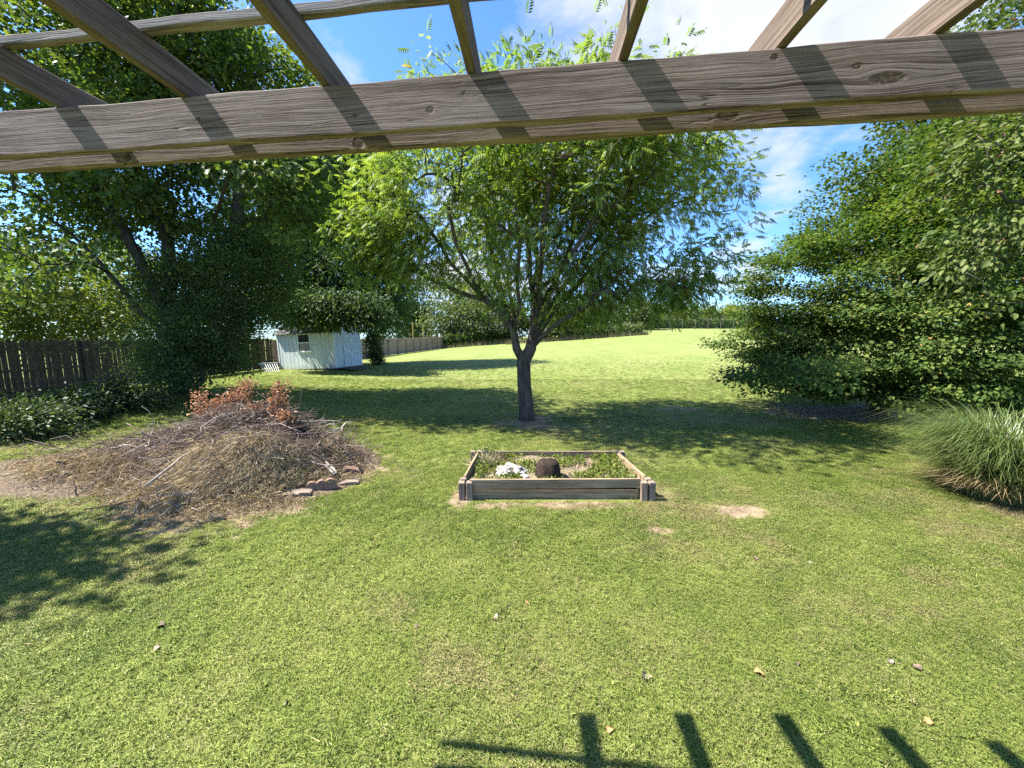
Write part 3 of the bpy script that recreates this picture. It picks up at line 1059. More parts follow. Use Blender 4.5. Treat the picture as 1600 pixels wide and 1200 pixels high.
def build_bed_contents():
    x0, x1, y0, y1 = BR
    # pot shaped root ball, upside down
    p = at(856, 738, y0 + 0.50)
    prof = [(0.02, 0.275), (0.10, 0.275), (0.148, 0.262), (0.165, 0.235), (0.185, 0.12), (0.205, 0.0), (0.208, -0.08)]
    seg = 40
    V = []
    for (r_, z_) in prof:
        for k in range(seg):
            a = k / seg * 2 * math.pi
            j = 1 + 0.10 * (fbm(np.array(a * 4 + 3), np.array(z_ * 26), 3) - 0.5)
            V.append((r_ * j * math.cos(a), r_ * j * math.sin(a), z_ + 0.02 * (fbm(np.array(a * 3), np.array(r_ * 30)) - 0.5)))
    idx = np.arange(len(V)).reshape(len(prof), seg)
    nx = np.roll(idx, -1, 1)
    Q = np.stack([idx[:-1], idx[1:], nx[1:], nx[:-1]], -1).reshape(-1, 4)
    top = len(V)
    V.append((0, 0, 0.28))
    T = [(idx[0, k], idx[0, (k + 1) % seg], top) for k in range(seg)]
    me = mesh('root_ball', V, [np.array(T), Q], None, True)
    mt, t = new_mat('root_ball_soil')
    co = t.n('ShaderNodeTexCoord').outputs['Object']
    n1 = t.noise(co, 55, 5, 0.7)
    n2 = t.noise(co, 14, 3)
    col = t.ramp(t.m('ADD', t.m('MULTIPLY', n1, 0.7), t.m('MULTIPLY', n2, 0.3)), [(0.38, (0.018, 0.013, 0.010)), (0.55, (0.055, 0.038, 0.030)), (0.68, (0.13, 0.098, 0.08))])
    finish(t, col, 0.95, n1, 1.0, 0.03, 0.1)
    zc = BG + 0.16
    o = link('root_ball', me, None, mt, label='dark brown pot shaped root ball standing in the raised bed', cat='root ball')
    o.location = (p.x, y0 + 0.50, zc)
    o.scale = (1.1, 1.1, 1.12)
    # torn white sack
    mw, t = new_mat('white_sack')
    co = t.n('ShaderNodeTexCoord').outputs['Object']
    n1 = t.noise(co, 9, 5, 0.65, 0.8)
    col = t.ramp(n1, [(0.44, (0.06, 0.045, 0.03)), (0.50, (0.36, 0.33, 0.29)), (0.56, (0.66, 0.65, 0.64))])
    finish(t, col, 0.55, n1, 0.9, 0.04, 0.4)
    q = at(800, 740, y0 + 0.62)
    me = lump('soil_sack', 0.27, 0.22, 0.16, 0.32, 4, 56, 36, power=2.2, freq=2.6)
    o = link('soil_sack', me, None, mw, label='torn white plastic sack lying in the raised bed beside the root ball', cat='sack')
    o.location = (q.x, y0 + 0.62, BG + 0.19)
    o.rotation_euler = (0.1, 0.05, 0.3)
    q2 = at(819, 740, y0 + 0.36)
    me = lump('plastic_scrap', 0.075, 0.045, 0.05, 0.6, 9, 20, 12, freq=4)
    mw2 = simple_mat('white_plastic', (0.35, 0.33, 0.31), (0.66, 0.65, 0.64), 12, 0.5, 0.8, 0.03)
    o = link('plastic_scrap', me, None, mw2, label='small white scrap of plastic in front of the torn white sack', cat='scrap')
    o.location = (q2.x, y0 + 0.36, BG + 0.22)
    # weeds: green clumps and dry straw
    r = np.random.default_rng(77)
    n = 8000
    X, Y = r.uniform(x0 + 0.2, x1 - 0.2, n), r.uniform(y0 + 0.14, y1 - 0.1, n)
    dens = fbm(X * 3.5 + 3, Y * 3.5, 3)
    keep = (dens > 0.38) & (np.hypot(X - p.x, Y - (y0 + 0.5)) > 0.22) & (np.hypot((X - q.x) / 1.3, Y - (y0 + 0.62)) > 0.17)
    X, Y, dens = X[keep], Y[keep], dens[keep]
    Z = BG + 0.16 + 0.11 * r.random(len(X)) * (0.5 + dens)
    ax = unit(np.stack([r.normal(size=len(X)), r.normal(size=len(X)), r.uniform(0.1, 1.2, len(X))], -1))
    nr = unit(r.normal(size=(len(X), 3)) + np.array([0, 0, 1]))
    me = leaves('bed_weeds', np.stack([X, Y, Z], -1), ax, nr, r.uniform(0.03, 0.085, len(X)), 0.45, np.clip(r.normal(0.55, 0.2, len(X)), 0, 1), T_SIMPLE)
    link('bed_weeds', me, None, LEAF_LIME, label='green weeds growing inside the raised bed', kind='stuff')
    acc = Acc()
    for k in range(2600):
        b = np.array([r.uniform(x0 + 0.18, x1 - 0.18), r.uniform(y0 + 0.12, y1 - 0.08), BG + 0.16])
        if k > 900:
            b[0] = r.normal(x0 + 0.42, 0.10); b[1] = r.uniform(y1 - 0.7, y1 - 0.1)
        L = r.uniform(0.05, 0.18) * (1.6 if k > 900 else 1)
        d = unit(np.array([r.normal(), r.normal(), abs(r.normal(0.35, 0.5))]))
        s = unit(np.cross(d, [0.3, 0.2, 1])) * 0.0028
        e = b + d * L
        acc.add([b - s, b + s, e + s * .6, e - s * .6 + np.array([0, 0, -0.01])], Q=[(0, 1, 2, 3)], tint=r.random())
    link('bed_straw', acc.build('bed_straw'), None, tint_mat('straw', [(0.0, (0.16, 0.12, 0.07)), (1.0, (0.48, 0.40, 0.25))]), label='dry straw coloured stems lying in the raised bed', kind='stuff')
    # leafy sprout on the back left corner
    n = 70
    c = np.array([x0 + 0.36, y1 - 0.03, BG + 0.42])
    P = c + r.normal(size=(n, 3)) * np.array([0.10, 0.05, 0.05])
    sprout = empty('bed_sprout', (c[0], c[1], BG + 0.2), label='bright green leafy sprout at the back left corner of the raised bed', cat='plant')
    ax = unit(r.normal(size=(n, 3)) + np.array([0, 0, 0.5]))
    link('foliage', leaves('foliage', P, ax, unit(r.normal(size=(n, 3)) + np.array([0, 0, 1.5])), r.uniform(0.03, 0.06, n), 0.8, np.clip(r.normal(0.7, 0.12, n), 0, 1), T_SIMPLE), sprout, LEAF_LIME)
    a = Acc()
    for k in range(6):
        e = c + r.normal(size=3) * np.array([0.08, 0.03, 0.02])
        V, T, Q = tube([(c[0] + r.normal() * .02, c[1] - 0.02, BG + 0.15), (c[0] * .5 + e[0] * .5, e[1], BG + 0.3), e], [0.005, 0.004, 0.002], 5)
        a.add(V, T, Q, 0.3)
    link('stem', a.build('stem'), sprout, tint_mat('sprout_stem', [(0, (0.10, 0.13, 0.04)), (1, (0.2, 0.2, 0.08))]))


build_bed_contents()

# ------------------------------------------------------------------ middle tree
TB = gp(823, 656)


def build_mid_tree():
    x, y, z = TB.x, TB.y, float(gz(TB.x, TB.y))
    D = y

    def pt(px, py, dd=0.0):
        p = at(px, py, D + dd)
        return (p.x, p.y, p.z)
    main = [(x, y, z - 0.15), (x - 0.01, y, z + 0.3), pt(819, 600), pt(818, 565)]
    trunks = [
        (main, None),
        ([pt(807, 545, -.05), pt(803, 520, -.1), pt(788, 495, -.1), pt(757, 467, -.2), pt(722, 430, -.3), pt(690, 385, -.4), pt(650, 330, -.6)], (0, 3)),
        ([pt(829, 545, .05), pt(834, 515, .1), pt(834, 490, .1), pt(839, 455, .2), pt(846, 420, .3), pt(850, 360, .4), pt(858, 290, .5)], (0, 3)),
        ([pt(800, 470, .3), pt(795, 440, .5), pt(784, 380, .8), pt(776, 320, 1.0)], (1, 1)),
        ([pt(812, 480, -.5), pt(808, 440, -.8), pt(812, 380, -1.2), pt(806, 320, -1.6)], (1, 1)),
        ([pt(862, 512, -.3), pt(880, 500, -.5), pt(915, 478, -.8), pt(950, 445, -1.0), pt(985, 410, -1.2)], (2, 0)),
        ([pt(850, 470, .6), pt(866, 450, .9), pt(884, 400, 1.3), pt(905, 340, 1.6)], (2, 2)),
        ([pt(870, 430, -.4), pt(905, 380, -.8), pt(945, 320, -1.2)], (2, 3)),
        ([pt(740, 440, -.9), pt(712, 380, -1.4), pt(700, 320, -1.8)], (1, 3)),
        ([pt(715, 455, .3), pt(680, 440, .5), pt(630, 410, .6)], (1, 3)),
    ]
    # many slender upright limbs fan out of the forks
    rl = random.Random(12)
    for q in range(16):
        tx, ty, td = rl.uniform(650, 1090), rl.uniform(210, 370), rl.uniform(-2.2, 2.2)
        k_ = (1, 0) if tx < 780 else (2, rl.choice([0, 1, 2]))
        sx, sy = (806, 532) if tx < 780 else ((829, 545), (834, 515), (834, 490))[k_[1]]
        pts_ = []
        for f_ in (0.18, 0.42, 0.7, 1.0):
            g_ = f_ ** 1.25
            pts_.append(pt(sx + (tx - sx) * g_ + rl.uniform(-6, 6), sy + (ty - sy) * f_, td * f_))
        trunks.append((pts_, k_))
    c = lambda px, py, dd, rx, ry, rz: (*pt(px, py, dd), rx, ry, rz)
    ells = [c(850, 245, 0, 3.6, 3.4, 1.9), c(700, 262, -.4, 2.4, 2.8, 1.7), c(620, 315, 0, 1.5, 2.0, 1.3), c(985, 285, 0, 2.6, 3.0, 1.9), c(1085, 345, -.4, 1.2, 1.8, 1.6), c(1030, 410, -.5, 1.7, 1.9, 1.0), c(930, 385, 0.2, 2.1, 2.4, 1.3), c(800, 335, .5, 2.5, 2.6, 1.5), c(880, 450, .6, 1.1, 1.1, 0.6), c(1065, 440, -0.6, 1.0, 1.0, 0.6), c(595, 380, 0, 1.2, 1.2, 0.9), c(665, 405, .2, 1.2, 1.2, 0.7), c(740, 425, .4, .9, 1.1, 0.6), c(640, 355, 0.3, 1.4, 1.6, 1.1), c(880, 300, -1.5, 2.6, 1.8, 1.9), c(905, 480, .1, .8, .8, .5), c(840, 440, -.8, 1.4, .8, .6), c(970, 440, -.5, 1.0, 1, .5), c(760, 190, 0, 2.2, 2.0, 1.1), c(880, 175, -3.2, 2.6, 1.5, 0.8), c(680, 235, -2.4, 1.5, 1.4, 0.8), c(1010, 200, -2.8, 2.0, 1.6, 0.9), c(1000, 430, 0, 1.6, 1.6, 0.8), c(1120, 300, 0.2, 0.9, 1.4, 1.2)]
    # a few of the leaders spike above the rest of the crown
    extra = np.array([pt(890, 105, 0), pt(875, 110, .1), pt(800, 110, .3), pt(740, 115, .2), pt(660, 135, 0), pt(1090, 430, -1), pt(1160, 300, 0), pt(1165, 350, 0), pt(985, 455, -.6), pt(1040, 460, -.5)])
    low = [pt(rl.uniform(535, 690), rl.uniform(320, 430), rl.uniform(-1, 1)) for q in range(70)] + [pt(rl.uniform(770, 1090), rl.uniform(400, 490), rl.uniform(-1.2, 1.2)) for q in range(90)] + [pt(rl.uniform(700, 800), rl.uniform(350, 440), rl.uniform(-1.5, 1.5)) for q in range(35)]
    extra = np.vstack([extra, np.array(low)])
    tree('ash_tree', 'tree with forked dark trunk and feathery compound leaves in the middle of the lawn', 'tree', (x, y, z), trunks, ells, 1000, 23500, 0.268, [BARK_ASH, LEAF_ASH],
         template=T_COMP, wid=1.0, sigma=0.29, shell=0.36, droop=0.25, flat=0.85, base_r=0.205, tip=0.0085, carve=0.35, seed=5, flatten=0.8, tint_mu=0.56, tint_sd=0.17, odd=0.004, outward=0.6, wroot=0.12, extra=extra)


build_mid_tree()


def auto_trunk(x, y, h, lean=(0, 0), n=6, seed=0, z0=None):
    r = np.random.default_rng(seed)
    z = float(gz(x, y)) if z0 is None else z0
    return [(x + lean[0] * (k / n) + r.normal(0, 0.05) * (k > 0), y + lean[1] * (k / n) + r.normal(0, 0.05) * (k > 0), z - 0.1 + h * k / n) for k in range(n + 1)]


# ------------------------------------------------------------------ right hand trees
def build_right_trees():
    # broad dense tree with layered branches, skirt almost touching the lawn
    x, y = 12.4, 12.8
    z = float(gz(x, y))
    trunks = [(auto_trunk(x, y, 5.5, (0.4, 0.2), seed=1), None)]
    for k, a in enumerate((2.6, 3.3, 4.0, 4.9, 5.7, 0.3, 1.4)):
        trunks.append(([(x + 0.9 * math.cos(a), y + 0.9 * math.sin(a), z + 1.0), (x + 2.6 * math.cos(a), y + 2.4 * math.sin(a), z + 1.9 + 0.2 * (k % 3))], (0, 1)))
    ells = [(11.8, 11.8, 1.5, 4.6, 3.2, 1.2), (11.9, 12.6, 2.3, 4.6, 3.9, 1.8), (12.0, 12.8, 4.2, 4.1, 3.8, 2.0), (13.1, 13.0, 6.2, 3.5, 3.6, 2.2), (14.0, 13.2, 8.0, 2.6, 3.0, 1.9), (9.4, 12.4, 3.0, 1.7, 2.0, 1.5), (9.1, 12.3, 1.9, 1.1, 1.6, 0.8), (14.0, 11.6, 2.4, 3.0, 2.6, 1.5), (15.5, 12, 4.5, 3, 3, 2.5)]
    tree('maple_tree', 'broad dense green maple with low skirt of layered branches at the lawn edge', 'tree', (x, y, z), trunks, ells, 780, 170000, 0.094, [BARK_DARK, LEAF_MAPLE],
         template=T_SIMPLE, wid=0.9, sigma=0.40, shell=0.66, droop=0.40, flat=0.74, base_r=0.2, carve=0.465, seed=21, flatten=0.28, tint_mu=0.46, tint_sd=0.18, odd=0.004, rmin=0.008, outward=0.9)
    # taller lighter tree behind it
    x, y = 17.2, 14.8
    z = float(gz(x, y))
    ells = [(16.6, 14.6, 8.0, 3.6, 3.4, 3.4), (17.5, 15, 11.3, 3.2, 3.2, 3.2), (15.4, 14.4, 6.4, 2.4, 2.6, 2.4), (18.5, 14, 5.5, 3, 3, 3.5)]
    tree('pear_tree', 'tall yellowish green tree rising behind the broad maple', 'tree', (x, y, z), [(auto_trunk(x, y, 11, (0.3, 0), seed=2), None)], ells, 330, 42000, 0.16, [BARK_GREY, LEAF_NEAR],
         template=T_SIMPLE, wid=0.75, sigma=0.48, shell=0.5, droop=0.5, flat=0.55, base_r=0.2, carve=0.3, seed=22, flatten=0.7, tint_mu=0.5, odd=0.02, rmin=0.01)
    # nearer tree whose big leaved boughs come in from the right
    x, y = 10.6, 6.6
    z = float(gz(x, y))
    ells = [(9.5, 6.9, 5.4, 1.9, 1.6, 2.0), (9.9, 7.3, 7.3, 2.6, 2.0, 1.6), (8.6, 7.3, 3.9, 0.9, 0.8, 0.9), (8.6, 7.6, 6.1, 1.1, 1.2, 0.8), (11, 6.6, 5, 1.6, 1.6, 2.4)]
    tree('dogwood_tree', 'nearer tree with larger leaves and some browned sprays in front of the maple', 'tree', (x, y, z), [(auto_trunk(x, y, 6.5, (-0.3, 0.2), seed=3), None)], ells, 200, 11000, 0.115, [BARK_GREY, LEAF_NEAR],
         template=T_OVATE, wid=0.62, sigma=0.30, shell=0.35, droop=0.6, flat=0.6, base_r=0.11, carve=0.38, seed=23, flatten=0.7, tint_mu=0.55, tint_sd=0.16, odd=0.02, outward=0.9)


build_right_trees()


# ------------------------------------------------------------------ left hand trees
def build_left_trees():
    # leaning multi stemmed tree behind the brush pile
    def pt(px, py, D):
        p = at(px, py, D)
        return (p.x, p.y, p.z)
    D = 13.5
    b = at(285, 600, D)
    z = float(gz(b.x, D))
    trunks = [([(b.x, D, z - 0.1), pt(278, 560, D), pt(262, 520, D)], None),
              ([pt(222, 490, D - .2), pt(190, 450, D - .4), pt(152, 405, D - .6), pt(112, 366, D - .9), pt(60, 330, D - 1.2)], (0, 2)),
              ([pt(250, 470, D), pt(222, 415, D), pt(195, 360, D + .2), pt(150, 290, D + .3), pt(110, 220, D + .3), pt(90, 120, D + .2)], (0, 2)),
              ([pt(268, 430, D + .5), pt(262, 370, D + .8), pt(220, 300, D + 1), pt(200, 200, D + 1.2), pt(230, 100, D + 1)], (0, 2)),
              ([pt(330, 420, D + .5), pt(370, 350, D + .8), pt(375, 260, D + 1), pt(400, 150, D + 1)], (0, 2)),
              ([pt(75, 385, D - 1), pt(30, 375, D - 1.2)], (1, 2))]
    e = lambda px, py, D_, rx, ry, rz: (*pt(px, py, D_), rx, ry, rz)
    ells = [e(130, 180, D, 4.6, 3.4, 3.3), e(290, 130, D + 1, 4.0, 3.2, 3.0), e(400, 175, D + 1.5, 2.2, 2.4, 2.4), e(60, 330, D - .5, 2.8, 2.4, 1.6), e(420, 330, D + 1.5, 2.0, 2.0, 2.4), e(330, 300, D + 1.5, 2.6, 2.0, 2.2), e(150, 20, D, 4.5, 3.5, 2.2), e(200, 330, D + 1.8, 2.4, 1.5, 1.4), e(425, 265, 11.6, 1.9, 1.7, 1.5), e(470, 300, 12.6, 1.6, 1.4, 1.5), e(0, 390, 10.2, 1.5, 1.5, 1.3), e(-60, 330, 10.5, 1.8, 1.6, 1.6)]
    tree('oak_tree', 'tall dark tree with leaning bare trunks rising behind the brush pile', 'tree', (b.x, D, z), trunks, ells, 580, 60000, 0.15, [BARK_DARK, LEAF_OAK],
         template=T_LOBED, wid=0.85, sigma=0.46, shell=0.30, droop=0.4, flat=0.55, base_r=0.34, tip=0.012, carve=0.42, seed=31, flatten=0.6, tint_mu=0.52, odd=0.004, rmin=0.009)
    # dark dense tree hanging over the shed
    x, y = -11.4, 28.0
    z = float(gz(x, y))
    p = lambda px, py, D_: pt(px, py, D_)
    ells = [(*p(540, 400, 25.8), 3.9, 2.6, 4.0), (*p(490, 290, 27.5), 4.6, 3.0, 4.0), (*p(592, 440, 26.5), 1.7, 2.2, 3.2), (*p(450, 410, 27), 3.6, 2.2, 3.6), (*p(560, 300, 27.5), 3.3, 3.0, 3.5), (*p(470, 478, 22.0), 2.0, .7, 0.8), (*p(596, 468, 26), 1.2, 1.3, 1.4), (*p(540, 488, 22.3), 2.2, .7, .6), (*p(510, 450, 23.5), 2.4, 1.0, 1.4), (*p(430, 350, 25), 3.0, 2.0, 3.4), (*p(570, 360, 25.5), 2.6, 1.6, 3.6)]
    tree('holly_tree', 'dark dense evergreen looking tree whose low boughs hang over the shed', 'tree', (x, y, z), [(auto_trunk(x, y, 9.5, (1.2, -3.5), seed=4), None)], ells, 760, 115000, 0.20, [BARK_DARK, LEAF_HOLLY],
         template=T_SIMPLE, wid=0.6, sigma=0.5, shell=0.55, droop=0.55, flat=0.5, base_r=0.26, carve=0.12, seed=32, flatten=0.75, tint_mu=0.42, rmin=0.012,
         extra=np.array([p(rng.uniform(425, 600), 468 + 34 * rng.random() ** 1.3, rng.uniform(21.6, 22.4)) for q_ in range(75)]))
    # tree out to the left of the picture: its boughs come into the corner and it shades the lawn
    x, y = -11.2, 3.6
    ells = [(-10.8, 3.7, 6.4, 1.9, 1.1, 1.6), (-11.6, 3.9, 8.0, 1.6, 1.2, 1.4), (-10.2, 3.6, 5.6, 1.4, .8, 1.2)]
    tree('elm_tree', 'dark tree cut off at the left edge of the photo beside the fence', 'tree', (x, y, float(gz(x, y))), [(auto_trunk(x, y, 8, (-0.2, 0.3), seed=5), None)], ells, 170, 9500, 0.15, [BARK_DARK, LEAF_OAK],
         template=T_LOBED, wid=0.85, sigma=0.42, shell=0.3, droop=0.4, flat=0.55, base_r=0.2, carve=0.38, seed=33, tint_mu=0.4, rmin=0.009)
    # big shrub between brush pile and shed
    x, y = -10.9, 13.2
    z = float(gz(x, y))
    ells = [(*p(320, 520, 13.4), 1.6, 1.4, 1.5), (*p(370, 440, 14), 2.1, 1.6, 1.7), (*p(280, 560, 12.8), 1.2, 1.1, 1.0), (*p(350, 490, 14.2), 0.9, 1.0, 1.2), (*p(290, 440, 14.2), 1.7, 1.3, 1.2), (*p(345, 560, 13.4), 0.85, 0.8, 0.75), (*p(290, 580, 12.8), 0.9, 0.8, 0.6)]
    tree('privet_shrub', 'large loose shrub of small grey green leaves between brush pile and shed', 'shrub', (x, y, z), [(auto_trunk(x, y, 2.2, (0, 0.3), seed=6), None)], ells, 420, 50000, 0.10, [BARK_GREY, LEAF_HOLLY],
         template=T_SIMPLE, wid=0.55, sigma=0.36, shell=0.4, droop=0.2, flat=0.5, base_r=0.09, carve=0.30, seed=34, tint_mu=0.62, tint_sd=0.2, odd=0.01, rmin=0.006)
    # low dark shrubs by the fence; leaf tint lowered further to imitate oak shade
    spots = [(60, 660, 9.4, 1.3, 0.8, 0.32, 'low dark bramble thicket at the foot of the board fence', 0.18),
             (150, 640, 10.0, 1.1, 0.7, 0.38, 'dark leafy thicket between the fence and the brush pile', 0.18),
             (5, 690, 8.0, 0.8, 0.7, 0.36, 'pale speckled shrub at the left edge of the photo', 0.8),
             (205, 620, 11.0, 0.8, 0.6, 0.5, 'small dark shrub beside the large loose shrub', 0.3)]
    for k, (px, py, D_, rx, ry, rz, lab, mu) in enumerate(spots):
        c = at(px, py, D_)
        zz = float(gz(c.x, D_))
        rr_ = random.Random(900 + k)
        ells = [(c.x + rr_.uniform(-1, 1) * rx, D_ + rr_.uniform(-1, 1) * ry * .7, zz + rz * rr_.uniform(0.3, 1.1), rx * rr_.uniform(.3, .55), ry * 0.45, rz * rr_.uniform(.35, .8)) for q_ in range(6)]
        tree('bramble_shrub', lab, 'shrub', (c.x, D_, zz), [(auto_trunk(c.x, D_, rz * 0.8, seed=60 + k), None)], ells, 110, 3600, 0.085, [BARK_GREY, LEAF_BRAMBLE], group='low shrubs along the fence',
             template=T_OVATE, wid=0.6, sigma=0.24, shell=0.5, droop=0.1, flat=0.5, base_r=0.03, carve=0.36, seed=70 + k, tint_mu=mu, tint_sd=0.2)
    # sunlit trees beyond the fence
    for k, (x, y, rx, h, lab) in enumerate([(-23.0, 18.5, 3.6, 6.6, 'bright yellow green tree just beyond the board fence'), (-26.5, 24.5, 4.2, 9.0, 'taller yellow green tree farther beyond the board fence'), (-23.5, 28, 3.6, 7.5, 'yellow green tree beyond the fence, seen between the leaning trunks'),
                                            (-21.5, 12.5, 2.6, 5.5, 'yellow green tree beyond the fence at the left edge'), (-22.5, 39, 4.5, 12, 'tall green tree beyond the fence behind the shed')]):
        z = float(gz(x, y))
        ells = [(x, y, z + h * 0.62, rx, rx * 0.9, h * 0.38), (x + rx * 0.4, y, z + h * 0.4, rx * 0.7, rx * 0.7, h * 0.25)]
        tree('yard_tree', lab, 'tree', (x, y, z), [(auto_trunk(x, y, h * 0.8, seed=80 + k), None)], ells, 170, 17000, 0.17, [BARK_GREY, LEAF_LIME], group='trees beyond the fence',
             template=T_SIMPLE, wid=0.7, sigma=0.5, shell=0.5, droop=0.4, flat=0.5, base_r=0.14, carve=0.3, seed=90 + k, tint_mu=0.55, rmin=0.02)


build_left_trees()

# ------------------------------------------------------------------ fences
FENCE_DARK = wood_mat('fence_dark', (0.028, 0.022, 0.015), (0.072, 0.057, 0.042), (0.125, 0.10, 0.075), along='Z', freq=30, moss=0.25, bump=0.4)
FENCE_TAN = wood_mat('fence_tan', (0.14, 0.10, 0.07), (0.27, 0.20, 0.145), (0.38, 0.29, 0.215), along='Z', freq=30, moss=0.0, bump=0.3)


def picket_mesh(w_, h, th=0.018):
    # dog eared picket, local x = thickness, y = along the fence, z up
    pr = [(-w_ / 2, 0), (w_ / 2, 0), (w_ / 2, h - 0.03), (w_ / 2 - 0.03, h), (-w_ / 2 + 0.03, h), (-w_ / 2, h - 0.03)]
    V = [(-th / 2, a, b) for a, b in pr] + [(th / 2, a, b) for a, b in pr]
    me = bpy.data.meshes.new('picket')
    n = len(pr)
    F = [tuple(range(n - 1, -1, -1)), tuple(range(n, 2 * n))] + [(k, (k + 1) % n, n + (k + 1) % n, n + k) for k in range(n)]
    me.from_pydata(V, [], [tuple(reversed(f)) for f in F])
    return me


def fence(name, A, B, label, mat, pitch_, w_, h, post_step, rails, seed, postside=1, mates=None):
    r = random.Random(seed)
    A, B = Vector((*A, 0)), Vector((*B, 0))
    L = (B - A).length
    d = (B - A).normalized()
    nrm = Vector((d.y, -d.x, 0)) * postside
    root = empty(name, (A.x, A.y, float(gz(A.x, A.y))), label=label, cat='fence')
    shapes = [picket_mesh(w_, h * k) for k in (0.985, 1.0, 1.012)]
    for s in shapes:
        s.materials.append(mat)
    n = int(L / pitch_)
    ang = math.atan2(-d.x, d.y)
    for k in range(n):
        p = A + d * (k + 0.5) * pitch_
        o = link('picket', shapes[r.randrange(3)], root)
        off = nrm * (0.012 * r.uniform(-1, 1))
        put(o, Matrix.Translation((p.x + off.x, p.y + off.y, float(gz(p.x, p.y)) + 0.03 + r.uniform(-0.012, 0.012))) @ Matrix.Rotation(ang + r.uniform(-0.02, 0.02), 4, 'Z') @ Matrix.Rotation(r.uniform(-0.012, 0.012), 4, 'X'))
    pm = box_mesh('fence_post', 0.09, 0.09, h + 0.25, 0.005, (0, 0, (h + 0.25) / 2 - 0.25))
    pm.materials.append(mat)
    np_ = int(L / post_step)
    pts = []
    for k in range(np_ + 1):
        p = A + d * min(L, k * post_step)
        q = p + nrm * 0.075
        o = link('fence_post', pm, root)
        put(o, Matrix.Translation((q.x, q.y, float(gz(p.x, p.y)))) @ Matrix.Rotation(ang, 4, 'Z'))
        pts.append(p)
    for k in range(len(pts) - 1):
        for rz in rails:
            a, b = pts[k], pts[k + 1]
            za, zb_ = float(gz(a.x, a.y)) + rz, float(gz(b.x, b.y)) + rz
            v = Vector((b.x - a.x, b.y - a.y, zb_ - za))
            me = box_mesh('rail', v.length - 0.004, 0.036, 0.085, 0.003, (v.length / 2, 0, 0))
            o = link('rail', me, root, mat)
            q = a + nrm * 0.045
            put(o, frame_matrix((q.x, q.y, za), v))
    return root


fence('board_fence', (-15.3, 6.5), (-15.6, 25.2), 'dark weathered board fence with daylight gaps behind the shrubs', FENCE_DARK, 0.158, 0.138, 1.86, 2.44, (0.35, 0.95, 1.6), 1, 1)
fence('privacy_fence', (-15.5, 24.8), (-11.0, 61.5), 'tan board privacy fence with regular posts running away behind the shed', FENCE_TAN, 0.142, 0.139, 1.80, 2.44, (0.3, 1.0, 1.65), 2, 1)


